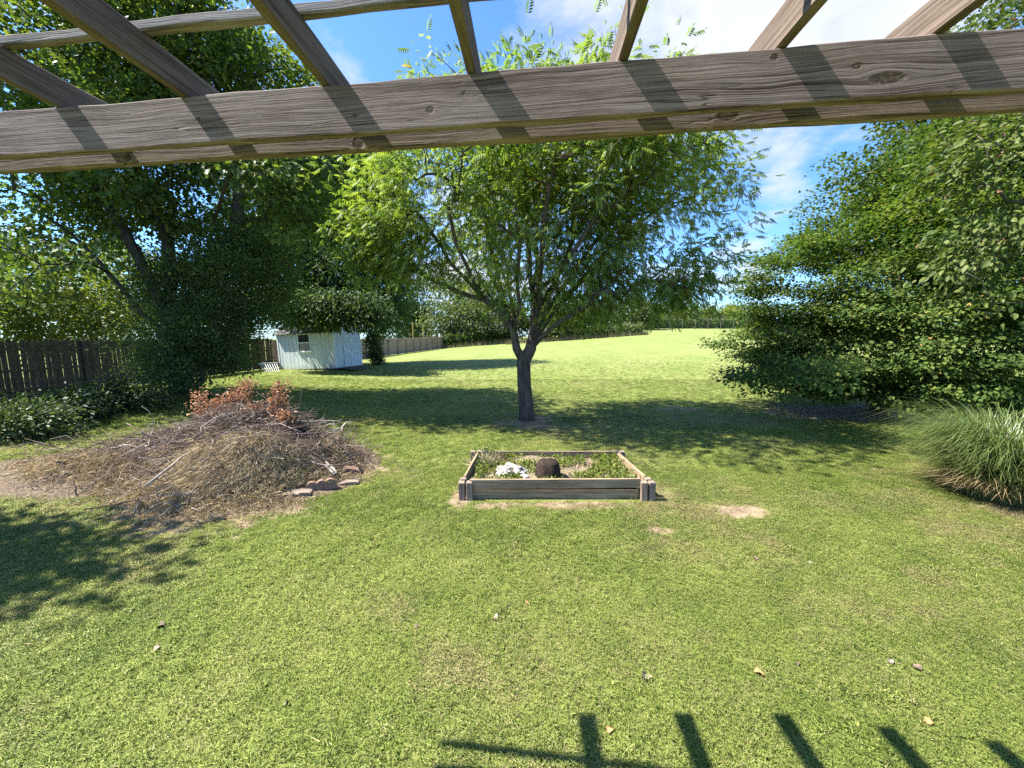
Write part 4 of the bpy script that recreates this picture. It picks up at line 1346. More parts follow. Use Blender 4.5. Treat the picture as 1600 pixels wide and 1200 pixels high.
# ------------------------------------------------------------------ shed
def build_shed():
    A = at(438, 580, 24.0)
    B = at(525, 576, 22.9)
    A.z, B.z = 0.47, 0.66
    X = (A - B)
    L1 = X.length            # long wall with the window
    L2 = 2.45                # gable wall with the doors
    xd = X.normalized()      # local x: from corner B to corner A
    up = Vector((0, 0, 1))
    yd = up.cross(xd) * -1   # away from the viewer
    yd.normalize()
    zd = xd.cross(yd)
    if zd.z < 0:
        zd = -zd
    M = Matrix(((xd.x, yd.x, zd.x, B.x), (xd.y, yd.y, zd.y, B.y), (xd.z, yd.z, zd.z, B.z), (0, 0, 0, 1)))
    gb = float(gz(B.x, B.y))
    root = empty('garden_shed', (B.x, B.y, gb), label='pale blue white board garden shed tilting on blocks under dark boughs', cat='shed')
    paint, t = new_mat('shed_paint')
    co = t.n('ShaderNodeTexCoord').outputs['Object']
    oi = t.n('ShaderNodeObjectInfo')
    st = t.noise(t.vm('MULTIPLY', t.vm('ADD', co, t.vm('MULTIPLY', oi.outputs['Location'], (3, 5, 7))), (9, 9, 1.6)), 1.0, 5, 0.65)
    zz = t.n('ShaderNodeSeparateXYZ', {0: co}).outputs[2]
    col = t.ramp(st, [(0.3, (0.50, 0.56, 0.58)), (0.55, (0.66, 0.72, 0.74)), (0.75, (0.74, 0.79, 0.80))])
    dirt = t.m('MULTIPLY', t.ramp(zz, [(0.0, 1.0), (0.25, 0.0)]), t.noise(co, 6, 3))
    col = t.mix(dirt, col, (0.30, 0.29, 0.25))
    finish(t, col, 0.6, st, 0.2, 0.01, 0.35)
    trim = simple_mat('shed_trim', (0.70, 0.72, 0.74), (0.82, 0.84, 0.86), 5, 0.55, 0.1)
    dark = simple_mat('shed_inside', (0.02, 0.02, 0.02), (0.05, 0.045, 0.04), 6)
    H = 2.25

    def box(name, x0, x1, y0, y1, z0, z1, mat, parent=root, bev=0.004, label=None):
        me = box_mesh(name, abs(x1 - x0), abs(y1 - y0), z1 - z0, bev, ((x0 + x1) / 2 * 0, 0, (z1 - z0) / 2))
        o = link(name, me, parent, mat, label=label)
        put(o, M @ Matrix.Translation(((x0 + x1) / 2, (y0 + y1) / 2, z0)))
        return o
    r = random.Random(5)
    # long wall: vertical boards with a gap between
    n = 14
    pw = L1 / n
    for k in range(n):
        box('wall_board', k * pw + 0.008, (k + 1) * pw - 0.008, -0.012 + r.uniform(-.002, .002), 0.012, 0.0, H, paint)
    box('wall_backing', 0, L1, 0.02, 0.05, 0.02, H, dark)
    # gable wall
    n2 = 8
    pw2 = L2 / n2
    for k in range(n2):
        yc = (k + 0.5) * pw2
        hh = H + (1 - abs(yc - L2 / 2) / (L2 / 2)) * 0.85
        o = box('wall_board', -0.012, 0.012 + r.uniform(-.002, .002), k * pw2 + 0.006, (k + 1) * pw2 - 0.006, 0, hh, paint)
    box('wall_backing', 0.02, 0.05, 0.05, L2, 0.02, H, dark)
    box('wall_backing', L1 - 0.02, L1, 0.05, L2, 0.0, H, paint)
    box('wall_backing', 0.05, L1 - .02, L2 - 0.03, L2, 0.0, H, paint)
    box('corner_trim', -0.022, 0.07, -0.03, -0.014, 0, H, trim)
    box('corner_trim', L1 - 0.09, L1 + 0.01, -0.03, -0.014, 0, H, trim)
    box('corner_trim', -0.036, -0.015, -0.03, 0.07, 0, H, trim)
    box('corner_trim', -0.032, -0.015, L2 - 0.09, L2 + 0.01, 0, H, trim)
    # roof
    roofm = simple_mat('shed_shingle', (0.06, 0.06, 0.06), (0.14, 0.135, 0.13), 12, 0.9, 0.6, 0.02)
    for s in (0, 1):
        y0, y1 = (-0.2, L2 / 2) if s == 0 else (L2 / 2, L2 + 0.2)
        za, zb_ = (H - 0.12, H + 0.90) if s == 0 else (H + 0.90, H - 0.12)
        V = [(-0.15, y0, za), (L1 + 0.15, y0, za), (L1 + 0.15, y1, zb_), (-0.15, y1, zb_), (-0.15, y0, za + 0.05), (L1 + 0.15, y0, za + 0.05), (L1 + 0.15, y1, zb_ + 0.05), (-0.15, y1, zb_ + 0.05)]
        me = bpy.data.meshes.new('roof')
        me.from_pydata(V, [], BOXQ)
        o = link('roof', me, root, roofm)
        put(o, M)
    # window in the long wall
    wx = (at(476, 530, 23.4).x - B.x) / xd.x if abs(xd.x) > .1 else 1.5
    wz0, wz1, ww = 1.12, 2.08, 0.80
    f = box('window', wx - ww / 2, wx + ww / 2, -0.028, -0.016, wz0, wz1, dark)
    glass, t = new_mat('shed_glass')
    finish(t, (0.03, 0.033, 0.035), 0.08, spec=0.6)
    curtain = simple_mat('shed_blind', (0.24, 0.22, 0.21), (0.34, 0.31, 0.30), 4, 0.5)
    box('pane', wx - ww / 2 + 0.06, wx + ww / 2 - 0.06, -0.036, -0.030, (wz0 + wz1) / 2 + 0.02, wz1 - 0.06, glass, f)
    box('pane', wx - ww / 2 + 0.06, wx + ww / 2 - 0.06, -0.036, -0.030, wz0 + 0.06, (wz0 + wz1) / 2 - 0.02, curtain, f, label='lower pane with pale blind behind it')
    for (a, b_, c, d_) in ((-ww / 2 - .09, -ww / 2, wz0 - .02, wz1 + .09), (ww / 2, ww / 2 + .09, wz0 - .02, wz1 + .09), (-ww / 2, ww / 2, wz1, wz1 + .09), (-ww / 2, ww / 2, (wz0 + wz1) / 2 - .03, (wz0 + wz1) / 2 + .03)):
        box('window_frame', wx + a, wx + b_, -0.05, -0.017, c, d_, trim, f)
    box('window_sill', wx - ww / 2 - .14, wx + ww / 2 + .14, -0.075, -0.017, wz0 - .10, wz0 - .022, trim, f)
    # double door on the gable wall
    y0, y1 = 0.78, L2 - 0.28
    ym = (y0 + y1) / 2
    for (a, b_) in ((y0, ym - 0.006), (ym + 0.006, y1)):
        d_ = box('door', -0.036, -0.016, a, b_, 0.06, 1.95, paint)
        for (u0, u1, v0, v1) in ((a, a + .07, 0.06, 1.95), (b_ - .07, b_, 0.06, 1.95), (a + .072, b_ - .072, 0.06, 0.15), (a + .072, b_ - .072, 0.92, 1.02), (a + .072, b_ - .072, 1.86, 1.95)):
            box('door_trim', -0.056, -0.038, u0, u1, v0, v1, trim, d_)
    hd = simple_mat('door_latch_metal', (0.02, 0.02, 0.02), (0.06, 0.06, 0.06), 10, 0.4)
    box('door_latch', -0.085, -0.058, ym - 0.06, ym + 0.06, 0.99, 1.05, hd)
    # floor frame and skids
    skid = simple_mat('shed_skid', (0.05, 0.04, 0.03), (0.12, 0.095, 0.07), 9)
    box('floor_frame', 0.0, L1, 0.0, L2, -0.12, -0.004, skid)
    # blocks under the low side stay with the ground: separate things
    blockm = simple_mat('block_concrete', (0.16, 0.12, 0.085), (0.32, 0.26, 0.19), 14, 0.9, 0.5)
    for k, (fx, lab) in enumerate(((0.12, 'tan block under the shed corner nearest the doors'), (0.30, 'second tan block under the shed from the door corner'), (0.46, 'third tan block under the shed, below the window'), (0.85, 'tan block under the far left corner of the shed'))):
        p = M @ Vector((fx * L1, 0.12, -0.122))
        g = float(gz(p.x, p.y))
        hgt = max(0.06, p.z - g)
        me = box_mesh('support_block', 0.40, 0.2, hgt + 0.05, 0.01, (0, 0, -(hgt + 0.05) / 2))
        o = link('support_block', me, None, blockm, label=lab, cat='block', group='blocks propping up the shed')
        put(o, Matrix.Translation((p.x, p.y, p.z - 0.003)) @ Matrix.Rotation(math.atan2(xd.y, xd.x), 4, 'Z'))
    # ramp board at the doors
    pa, pb = M @ Vector((-0.06, 0.9, -0.02)), M @ Vector((-1.15, 0.95, 0))
    pb.z = float(gz(pb.x, pb.y)) + 0.04
    v = pb - pa
    me = box_mesh('door_ramp', v.length, 1.3, 0.04, 0.005, (v.length / 2, 0, 0))
    o = link('door_ramp', me, None, skid, label='dark plank ramp leading up to the shed doors', cat='ramp')
    put(o, frame_matrix((pa.x, pa.y, pa.z), v))
    # white railing panel leaning against the shed
    white = simple_mat('railing_white', (0.70, 0.71, 0.72), (0.82, 0.83, 0.84), 6, 0.5)
    D0 = 22.4
    t0, t1 = at(404, 568, D0), at(434, 567, D0 + 0.3)
    b0, b1 = at(419, 590, D0 - 0.5), at(441, 588, D0 - 0.2)
    rl = empty('railing_panel', ((b0.x + b1.x) / 2, (b0.y + b1.y) / 2, float(gz(b0.x, b0.y))), label='white slatted railing panel leaning at the left end of the shed', cat='railing')
    for (a, b_) in ((t0, t1), (b0, b1)):
        vv = b_ - a
        o = link('rail', box_mesh('rail', vv.length + 0.06, 0.04, 0.07, 0.004, (vv.length / 2, 0, 0)), rl, white)
        put(o, frame_matrix(a, vv))
    for k in range(8):
        f_ = (k + 0.5) / 8
        a, b_ = t0.lerp(t1, f_), b0.lerp(b1, f_)
        vv = b_ - a
        o = link('baluster', box_mesh('baluster', vv.length - 0.03, 0.03, 0.03, 0.003, (vv.length / 2, 0.02, 0)), rl, white)
        put(o, frame_matrix(a, vv, (0.2, 1, 0.3)))


build_shed()

# vine covered shrub at the right end of the shed
_x, _y = -9.75, 27.0
tree('vine_shrub', 'dark upright shrub against the fence right of the shed doors', 'shrub', (_x, _y, float(gz(_x, _y))), [(auto_trunk(_x, _y, 2.2, seed=7), None)],
     [(_x, _y, 1.8, 0.35, 0.5, 1.2), (_x + .15, _y + .3, 1.2, 0.35, 0.4, 0.6)], 60, 3600, 0.13, [BARK_DARK, LEAF_HOLLY], sigma=0.22, shell=0.4, base_r=0.05, seed=35, tint_mu=0.4, rmin=0.01)


# ------------------------------------------------------------------ far background
def build_far():
    specs = [  # px, D, half width m, height m, name, label, material, tint
        (655, 74, 3.0, 13.0, 'pine_tree', 'tall narrow blue green tree behind the end of the tan fence', LEAF_FAR, 0.25),
        (625, 70, 4.5, 14.0, 'far_tree', 'dark tree standing behind the small house', LEAF_OAK, 0.4),
        (705, 66, 5.0, 11.0, 'far_tree', 'rounded green tree at the far end of the tan fence', LEAF_FAR, 0.5),
        (762, 64, 5.2, 10.5, 'far_tree', 'pale trunked green tree left of the ash trunk at the field edge', LEAF_FAR, 0.6),
        (735, 80, 5.5, 14.0, 'far_tree', 'taller green tree behind the field edge left of the ash trunk', LEAF_OAK, 0.6),
        (830, 66, 5.0, 8.5, 'far_tree', 'bushy green tree directly behind the ash trunk', LEAF_FAR, 0.5),
        (885, 60, 4.0, 6.8, 'far_tree', 'dark bushy tree at the field edge right of the ash trunk', LEAF_OAK, 0.6),
        (930, 62, 3.2, 5.5, 'far_tree', 'bright green bushy tree at the field edge', LEAF_FAR, 0.65),
        (985, 76, 4.5, 6.2, 'far_tree', 'low green tree at the left end of the wire fence', LEAF_FAR, 0.5),
        (1035, 92, 5.0, 6.0, 'far_tree', 'yellow green tree above the middle of the wire fence', LEAF_LIME, 0.45),
        (1075, 92, 5.0, 6.6, 'far_tree', 'yellow green tree above the wire fence left of the maple', LEAF_LIME, 0.4),
        (1115, 94, 5.0, 6.4, 'far_tree', 'yellow green tree showing just left of the maple', LEAF_LIME, 0.45),
        (1165, 95, 6.0, 7.0, 'far_tree', 'far yellow green tree mostly hidden behind the maple', LEAF_LIME, 0.45),
        (1010, 100, 5.5, 6.5, 'far_tree', 'hazy green tree farthest away beyond the wire fence', LEAF_FAR, 0.4),
    ]
    for k, (px, D, rw, h, nm, lab, mt, mu) in enumerate(specs):
        x = (px - 800) / 600 * D
        z = float(gz(x, D))
        ells = [(x, D, z + h * 0.60, rw * 0.85, rw * 0.7, h * 0.40), (x - rw * 0.4, D - 1, z + h * 0.38, rw * 0.6, rw * 0.6, h * 0.34), (x + rw * 0.45, D - .6, z + h * 0.36, rw * 0.6, rw * 0.6, h * 0.32)]
        tree(nm, lab, 'tree', (x, D, z), [(auto_trunk(x, D, h * 0.75, seed=200 + k), None)], ells, 110, 5200, 0.42, [BARK_GREY, mt], group='trees along the far field edge',
             template=T_SIMPLE, wid=0.7, sigma=0.75, shell=0.5, droop=0.3, flat=0.45, base_r=0.16, tip=0.02, carve=0.25, seed=300 + k, tint_mu=mu, rmin=0.03)
    # undergrowth at the field edge
    for k, (pxa, pxb, D, h, lab, mt, mu, n) in enumerate([(690, 800, 62, 2.6, 'dark undergrowth below the trees at the far left field edge', LEAF_OAK, 0.25, 9000), (845, 1000, 58, 1.9, 'tangled brush and weeds along the field edge right of the ash trunk', LEAF_FAR, 0.55, 11000),
                                                         (990, 1300, 82, 2.6, 'dense dark hedgerow growing through the far wire fence', LEAF_OAK, 0.35, 16000)]):
        r = np.random.default_rng(400 + k)
        px = r.uniform(pxa, pxb, n)
        Y = D + r.uniform(-1.0, 2.5, n)
        X = (px - 800) / 600 * Y
        hz = h * (0.45 + 0.75 * fbm(X * 0.6, Y * 0.2 + k))
        Z = gz(X, Y) + hz * r.random(n) ** 0.8
        me = leaves('undergrowth', np.stack([X, Y, Z], -1), unit(r.normal(size=(n, 3))), unit(r.normal(size=(n, 3)) + np.array([0, -.5, 0.8])), r.uniform(0.2, 0.5, n), 0.6, np.clip(r.normal(mu, 0.2, n), 0, 0.95), T_SIMPLE)
        link('undergrowth', me, None, mt, label=lab, kind='stuff')
    # dry weeds at the foot
    r = np.random.default_rng(500)
    acc = Acc()
    for k in range(2600):
        px = r.uniform(790, 1010) if r.random() < .8 else r.uniform(690, 790)
        Y = 57.2 + r.uniform(-0.6, 1.2) if px > 790 else 61 + r.uniform(-.6, .8)
        X = (px - 800) / 600 * Y
        b = np.array([X, Y, float(gz(X, Y))])
        e = b + np.array([r.normal(0, 0.25), r.normal(0, .2), r.uniform(0.3, 1.0)])
        s = np.array([0.03, 0, 0])
        acc.add([b - s, b + s, e], T=[(0, 1, 2)], tint=r.random())
    link('dry_weeds', acc.build('dry_weeds'), None, tint_mat('dry_weed', [(0, (0.14, 0.13, 0.05)), (1, (0.36, 0.27, 0.15))]), label='dry brown weeds fringing the far edge of the field', kind='stuff')
    # far wire fence with posts
    root = None
    mt = simple_mat('far_fence_wood', (0.06, 0.055, 0.045), (0.14, 0.125, 0.1), 3)
    wire = simple_mat('far_fence_wire', (0.18, 0.18, 0.17), (0.26, 0.26, 0.25), 3, 0.5)
    Dv = 77.0
    x0, x1 = (985 - 800) / 600 * Dv, (1300 - 800) / 600 * Dv
    root = empty('wire_fence', (x0, Dv, float(gz(x0, Dv))), label='thin wire fence with slender posts along the top of the field', cat='fence')
    pm = box_mesh('fence_post', 0.12, 0.12, 2.1, 0.01, (0, 0, 1.0))
    pm.materials.append(mt)
    n = 17
    for k in range(n):
        x = x0 + (x1 - x0) * k / (n - 1)
        o = link('fence_post', pm, root)
        o.matrix_basis = Matrix.Translation((x, Dv, float(gz(x, Dv))))
    for hz in (0.4, 0.8, 1.2, 1.6, 1.95):
        xs = np.linspace(x0, x1, n)
        V, T, Q = tube(np.stack([xs, np.full(n, Dv - 0.08), gz(xs, np.full(n, Dv)) + hz], -1), np.full(n, 0.014), 4)
        a = Acc(); a.add(V, T, Q)
        link('wire', a.build('wire'), root, wire)
    # small house behind the tan fence
    D = 88
    c = at(652, 520, D)
    g = float(gz(c.x, D))
    hs = empty('house', (c.x, D, g), label='small grey house with pale gable end behind the tan fence', cat='house')
    siding = simple_mat('house_siding', (0.34, 0.38, 0.42), (0.42, 0.46, 0.5), 2, 0.7)
    white = simple_mat('house_trim', (0.7, 0.7, 0.7), (0.8, 0.8, 0.8), 2, 0.6)
    roofm = simple_mat('house_roof', (0.10, 0.10, 0.105), (0.18, 0.18, 0.185), 3, 0.9)
    wl, wr, hh = c.x - 5, c.x + 1.7, 5.2
    V = [(wl, D, g), (wr, D, g), (wr, D + 8, g), (wl, D + 8, g), (wl, D, g + hh), (wr, D, g + hh), (wr, D + 8, g + hh), (wl, D + 8, g + hh)]
    me = bpy.data.meshes.new('wall'); me.from_pydata(V, [], BOXQ)
    link('wall', me, hs, siding)
    # sloping roof with overhang, the low eave to the right
    V = [(wl - .3, D - .4, g + hh + 1.6), (wr + .5, D - .4, g + hh - 0.1), (wr + .5, D + 8.4, g + hh - .1), (wl - .3, D + 8.4, g + hh + 1.6)]
    V += [(x, y, z + 0.25) for x, y, z in V]
    me = bpy.data.meshes.new('roof'); me.from_pydata(V, [], BOXQ)
    link('roof', me, hs, roofm)
    for (xa, za) in ((c.x - 1.3, 1.3), (c.x - 1.3, 3.6), (c.x + .4, 3.6)):
        f = link('window', box_mesh('window', 1.1, 0.1, 1.4, 0.01, (xa, D - 0.05, g + za + 0.7)), hs, white)
        link('pane', box_mesh('pane', 0.85, 0.05, 1.15, 0.0, (xa, D - 0.13, g + za + 0.7)), f, simple_mat('house_pane', (0.05, 0.06, 0.08), (0.09, 0.1, 0.12), 2, 0.15))
    # two fresh timber posts beyond the fence
    tim = simple_mat('fresh_timber', (0.5, 0.33, 0.12), (0.62, 0.42, 0.17), 3, 0.7)
    for px, lab in ((645, 'yellow timber post behind the tan fence, nearer the house'), (661, 'yellow timber post behind the tan fence, right of the house')):
        p = at(px, 515, 66)
        gg = float(gz(p.x, 66))
        hgt = at(px, 503 if px < 650 else 505, 66).z - gg
        o = link('timber_post', box_mesh('timber_post', 0.16, 0.16, hgt, 0.01, (0, 0, hgt / 2)), None, tim, label=lab, cat='post', group='timber posts behind the fence')
        o.location = (p.x, 66, gg)


build_far()

# ------------------------------------------------------------------ brush pile
TWIG = tint_mat('twig_bark', [(0.0, (0.055, 0.038, 0.030)), (0.45, (0.165, 0.122, 0.100)), (1.0, (0.45, 0.39, 0.34))], 0.9, noise_amt=0.3)
THATCH = simple_mat('pile_thatch', (0.045, 0.032, 0.021), (0.24, 0.175, 0.115), 26, 0.95, 1.0, 0.05)
DRYG = tint_mat('dry_grass_blade', [(0.0, (0.22, 0.16, 0.09)), (0.5, (0.50, 0.39, 0.235)), (0.85, (0.68, 0.58, 0.40)), (1.0, (0.22, 0.24, 0.07))], 0.8, trans=0.2)
RUST = leaf_mat('rust_leaf', [(0.0, (0.15, 0.075, 0.042)), (0.5, (0.37, 0.20, 0.11)), (1.0, (0.56, 0.36, 0.22))], 0.25, 0.7, 0.2, (1.1, 0.85, 0.7))


def pile_h(X, Y):
    X, Y = np.asarray(X, float), np.asarray(Y, float)
    h = 0.98 * np.exp(-(((X + 5.1) / 1.25) ** 2 + ((Y - 7.3) / 0.95) ** 2))
    h = np.maximum(h, 0.62 * np.exp(-(((X + 4.5) / 1.05) ** 2 + ((Y - 6.35) / 0.75) ** 2)))
    h = np.maximum(h, 0.40 * np.exp(-(((X + 6.6) / 1.1) ** 2 + ((Y - 7.4) / 0.9) ** 2)))
    h = np.maximum(h, 0.24 * np.exp(-(((X + 7.4) / 1.4) ** 2 + ((Y - 6.5) / 0.75) ** 2)))
    h = np.maximum(h, 0.4 * np.exp(-(((X + 3.7) / 0.7) ** 2 + ((Y - 7.2) / 0.7) ** 2)))
    return h * (0.75 + 0.5 * fbm(X * 1.7, Y * 1.7)) - 0.03


def build_brush():
    r = np.random.default_rng(55)
    root = empty('brush_pile', (-5.0, 7.0, float(gz(-5, 7))), label='heap of cut grey branches and twigs with straw round its foot on the lawn', cat='brush pile')
    X, Y = np.meshgrid(np.linspace(-11, -2.2, 110), np.linspace(4.4, 9.4, 70))
    Z = gz(X, Y) + pile_h(X, Y)
    idx = np.arange(X.size).reshape(X.shape)
    Q = np.stack([idx[:-1, :-1], idx[:-1, 1:], idx[1:, 1:], idx[1:, :-1]], -1).reshape(-1, 4)
    me = mesh('mound', np.stack([X, Y, Z], -1), Q, None, True)
    link('mound', me, root, THATCH)

    def stick(c, L, az, el, bend, r0, n=8, lift=0.0):
        d = np.array([math.cos(az) * math.cos(el), math.sin(az) * math.cos(el), math.sin(el)])
        sd = unit(np.cross(d, [0, 0, 1])) * r.normal(0, bend) + np.array([0, 0, r.normal(0.05, bend)])
        t = np.linspace(-0.5, 0.5, n)
        P = np.array(c)[None] + t[:, None] * L * d[None] + (0.25 - t[:, None] ** 2) * L * sd[None] + r.normal(0, 0.012 * L, (n, 3))
        gzp = gz(P[:, 0], P[:, 1]) + np.maximum(pile_h(P[:, 0], P[:, 1]), 0) * 0.92 + lift
        P[:, 2] = np.maximum(P[:, 2], gzp)
        R = np.linspace(r0, r0 * 0.45, n)
        return P, R

    def heap_spot():
        k = r.choice(4, p=[0.46, 0.2, 0.24, 0.10])
        mx, my, sx, sy = [(-5.0, 7.0, 0.85, 0.6), (-4.2, 6.6, 0.5, 0.45), (-6.7, 7.4, 0.8, 0.5), (-3.8, 7.1, .4, .35)][k]
        x, y = r.normal(mx, sx), r.normal(my, sy)
        return x, y
    # the larger branches one by one
    for k in range(130):
        x, y = heap_spot()
        L = r.uniform(0.6, 1.7)
        z = float(gz(x, y)) + float(pile_h(x, y)) + r.uniform(0.0, 0.22)
        P, R = stick((x, y, z), L, r.uniform(0, 6.28), r.normal(0.05, 0.22), 0.22, r.uniform(0.008, 0.019), 9, 0.02)
        V, T, Q = tube(P, R, 5)
        a = Acc()
        tn = np.clip(r.normal(0.42, 0.24), 0.05, 1)
        a.add(V, T, Q, tn)
        for q in range(r.integers(1, 4)):
            j = r.integers(2, 8)
            dd = unit(r.normal(size=3) * 0.7 + (P[min(j + 1, 8)] - P[j - 1]) * 3)
            LL = r.uniform(0.2, 0.6)
            ts = np.linspace(0, 1, 5)
            pp = P[j][None] + ts[:, None] * dd[None] * LL + (ts ** 2)[:, None] * r.normal(0, 0.1, 3)[None]
            V, T, Q = tube(pp, np.linspace(R[j] * 0.6, 0.002, 5), 4)
            a.add(V, T, Q, tn)
        link('branch', a.build('branch', True), root, TWIG)
    # fine twigs, too many to pick apart
    edge = np.array([gp(px, py)[:2] for px, py in ((455, 778), (473, 775), (488, 770), (502, 768), (517, 766), (545, 757), (550, 740))])
    near_edge = lambda x, y, d: np.min(np.hypot(np.asarray(x)[..., None] - edge[:, 0], np.asarray(y)[..., None] - edge[:, 1]), axis=-1) < d
    acc = Acc()
    for k in range(4200):
        x, y = heap_spot()
        x += r.normal(0, 0.25); y += r.normal(0, 0.15)
        if near_edge(x, y, 0.45):
            continue
        z = float(gz(x, y)) + float(pile_h(x, y)) + r.uniform(-0.02, 0.22)
        P, R = stick((x, y, z), r.uniform(0.25, 1.1), r.uniform(0, 6.28), r.normal(0.1, 0.35), 0.45, r.uniform(0.0026, 0.0075), 6, 0.01)
        V, T, Q = tube(P, R, 3, False)
        acc.add(V, None, Q, np.clip(r.normal(0.34, 0.22), 0, 1))
    o = link('twigs', acc.build('twigs'), root, TWIG, kind='stuff')
    # curled vine ends standing out of the top
    for (px, py, D, L) in ((225, 650, 8.0, 1.0), (240, 625, 8.1, 1.1), (490, 660, 7.0, 0.6), (500, 665, 7.0, 0.5), (545, 690, 6.9, 0.7), (300, 640, 7.8, 0.8), (440, 650, 7.2, 0.7)):
        c = at(px, py, D)
        t = np.linspace(0, 1, 12)
        az = r.uniform(0, 6.28)
        base = np.array([c.x, c.y, float(gz(c.x, c.y)) + float(pile_h(c.x, c.y))])
        top = np.array([c.x + r.normal(0, .12), c.y, c.z])
        P = base + (top - base) * t[:, None]
        P[:, 0] += 0.16 * np.sin(t * 4.2 + az) * t
        P[-4:, 2] -= np.array([0.0, 0.03, 0.08, 0.13])
        P[-4:, 0] += np.array([0.02, 0.05, 0.06, 0.03]) * (1 if r.random() < .5 else -1)
        V, T, Q = tube(P, np.linspace(0.008, 0.003, 12), 5)
        a = Acc(); a.add(V, T, Q, 0.8)
        link('branch', a.build('branch', True), root, TWIG)
    # pale curved stems lying over the straw at the front
    for q in range(46):
        x, y = r.normal(-4.5, 0.7), r.normal(5.9, 0.45)
        if float(bare(x, y)) < 0.8:
            continue
        z = float(gz(x, y)) + max(0, float(pile_h(x, y))) + 0.03
        L, az, cv = r.uniform(0.2, 0.6), r.uniform(0, 6.28), r.uniform(1.5, 4.5) * r.choice([-1, 1])
        t = np.linspace(0, 1, 10)
        ang = az + cv * t * 0.8
        P = np.stack([x + np.cumsum(np.cos(ang)) * L / 10, y + np.cumsum(np.sin(ang)) * L / 10, z + 0.10 * np.sin(t * 3.0) * L * 2], -1)
        P[:, 2] = np.maximum(P[:, 2], gz(P[:, 0], P[:, 1]) + np.maximum(pile_h(P[:, 0], P[:, 1]), 0) + 0.02)
        V, T, Q = tube(P, np.linspace(0.007, 0.0035, 10), 5)
        a = Acc(); a.add(V, T, Q, r.uniform(0.6, 1.0))
        link('branch', a.build('branch', True), root, TWIG)
    # rust leaved cut branches sticking up out of the top
    for k, (px, py, D, sz) in enumerate(((312, 622, 7.6, 0.28), (338, 632, 7.5, 0.30), (366, 618, 7.5, 0.32), (384, 603, 7.5, 0.34), (400, 640, 7.3, 0.30), (432, 628, 7.3, 0.34), (438, 606, 7.3, 0.26), (352, 650, 7.3, 0.3), (375, 655, 7.2, .3), (445, 650, 7.1, 0.3))):
        c = at(px, py, D)
        base = np.array([c.x + r.normal(0, 0.15), D, float(gz(c.x, D)) + float(pile_h(c.x, D)) - 0.05])
        tip_ = np.array([c.x, D, c.z + 0.05])
        t = np.linspace(0, 1, 7)[:, None]
        P = base + (tip_ - base) * t + r.normal(0, 0.012, (7, 3)) * (t > 0)
        V, T, Q = tube(P, np.linspace(0.009, 0.003, 7), 5)
        a = Acc(); a.add(V, T, Q, 0.45)
        br = link('leafy_branch', a.build('leafy_branch', True), root, TWIG, label='branch still carrying rust brown dead leaves')
        n = 380
        tt = np.clip(r.normal(0.75, 0.25, n), 0.1, 1.03)
        pp = base + (tip_ - base) * tt[:, None] + r.normal(size=(n, 3)) * np.array([0.09, 0.08, 0.05])
        ax = unit(r.normal(size=(n, 3)) + np.array([0, 0, -0.3]))
        link('dead_leaves', leaves('dead_leaves', pp, ax, unit(r.normal(size=(n, 3))), r.uniform(0.035, 0.075, n), 0.5, np.clip(r.normal(0.55, 0.22, n), 0, 1), T_OVATE), br, RUST)
    # straw and dead grass over the near skirt
    acc = Acc()
    n = 60000
    k = r.choice(6, n, p=[0.34, 0.23, 0.13, 0.18, 0.01, 0.11])
    M_ = np.array([(-4.7, 6.0, 0.8, 0.5), (-3.9, 6.5, 0.6, 0.5), (-7.0, 6.5, 0.9, 0.45), (-5.0, 6.5, 0.8, 0.4), (-9.3, 6.9, 0.9, 0.5), (-4.6, 5.5, 0.8, 0.4)])[k]
    X = r.normal(M_[:, 0], M_[:, 2]); Y = r.normal(M_[:, 1], M_[:, 3])
    keep = (bare(X, Y) > 0.25) & ~near_edge(X, Y, 0.16) & ~((pile_h(X, Y) > 0.36) & (Y > 6.35) & (r.random(n) < 0.88))
    X, Y = X[keep], Y[keep]
    n = len(X)
    Zb = gz(X, Y) + np.maximum(pile_h(X, Y), 0) - 0.01
    hh = np.maximum(pile_h(X, Y), 0.0)
    L = r.uniform(0.09, 0.38, n) * (0.7 + 1.6 * np.clip(hh, 0, 0.5))
    Zb = Zb + r.uniform(0, 0.16, n) * np.clip(hh * 4, 0, 1)
    az = r.uniform(0, 6.28, n)
    el = np.abs(r.normal(0.25, 0.4, n))
    d = np.stack([np.cos(az) * np.cos(el), np.sin(az) * np.cos(el), np.sin(el)], -1)
    s = unit(np.cross(d, r.normal(size=(n, 3)))) * r.uniform(0.0024, 0.0058, n)[:, None]
    b = np.stack([X, Y, Zb], -1)
    m_ = b + d * (L * 0.6)[:, None]
    e = b + d * L[:, None] + np.stack([r.normal(0, .02, n), r.normal(0, .02, n), -L * 0.35], -1)
    V = np.stack([b - s, b + s, m_ + s * .8, m_ - s * .8, e], 1).reshape(-1, 3)
    i0 = np.arange(n)[:, None] * 5
    ti = np.clip(r.normal(0.45, 0.22, n), 0, 0.9)
    ti[r.random(n) < 0.06] = 1.0
    me = mesh('dry_grass', V, [i0 + np.array([[2, 3, 4]]), i0 + np.array([[0, 1, 2, 3]])], {'tint': np.repeat(ti, 5)})
    link('dry_grass', me, None, DRYG, label='straw coloured dead grass spread over the near side of the brush heap', kind='stuff')
    # two pale cut poles at the right foot
    pale = simple_mat('pale_cut_wood', (0.42, 0.36, 0.29), (0.68, 0.61, 0.52), 20, 0.8, 0.4)
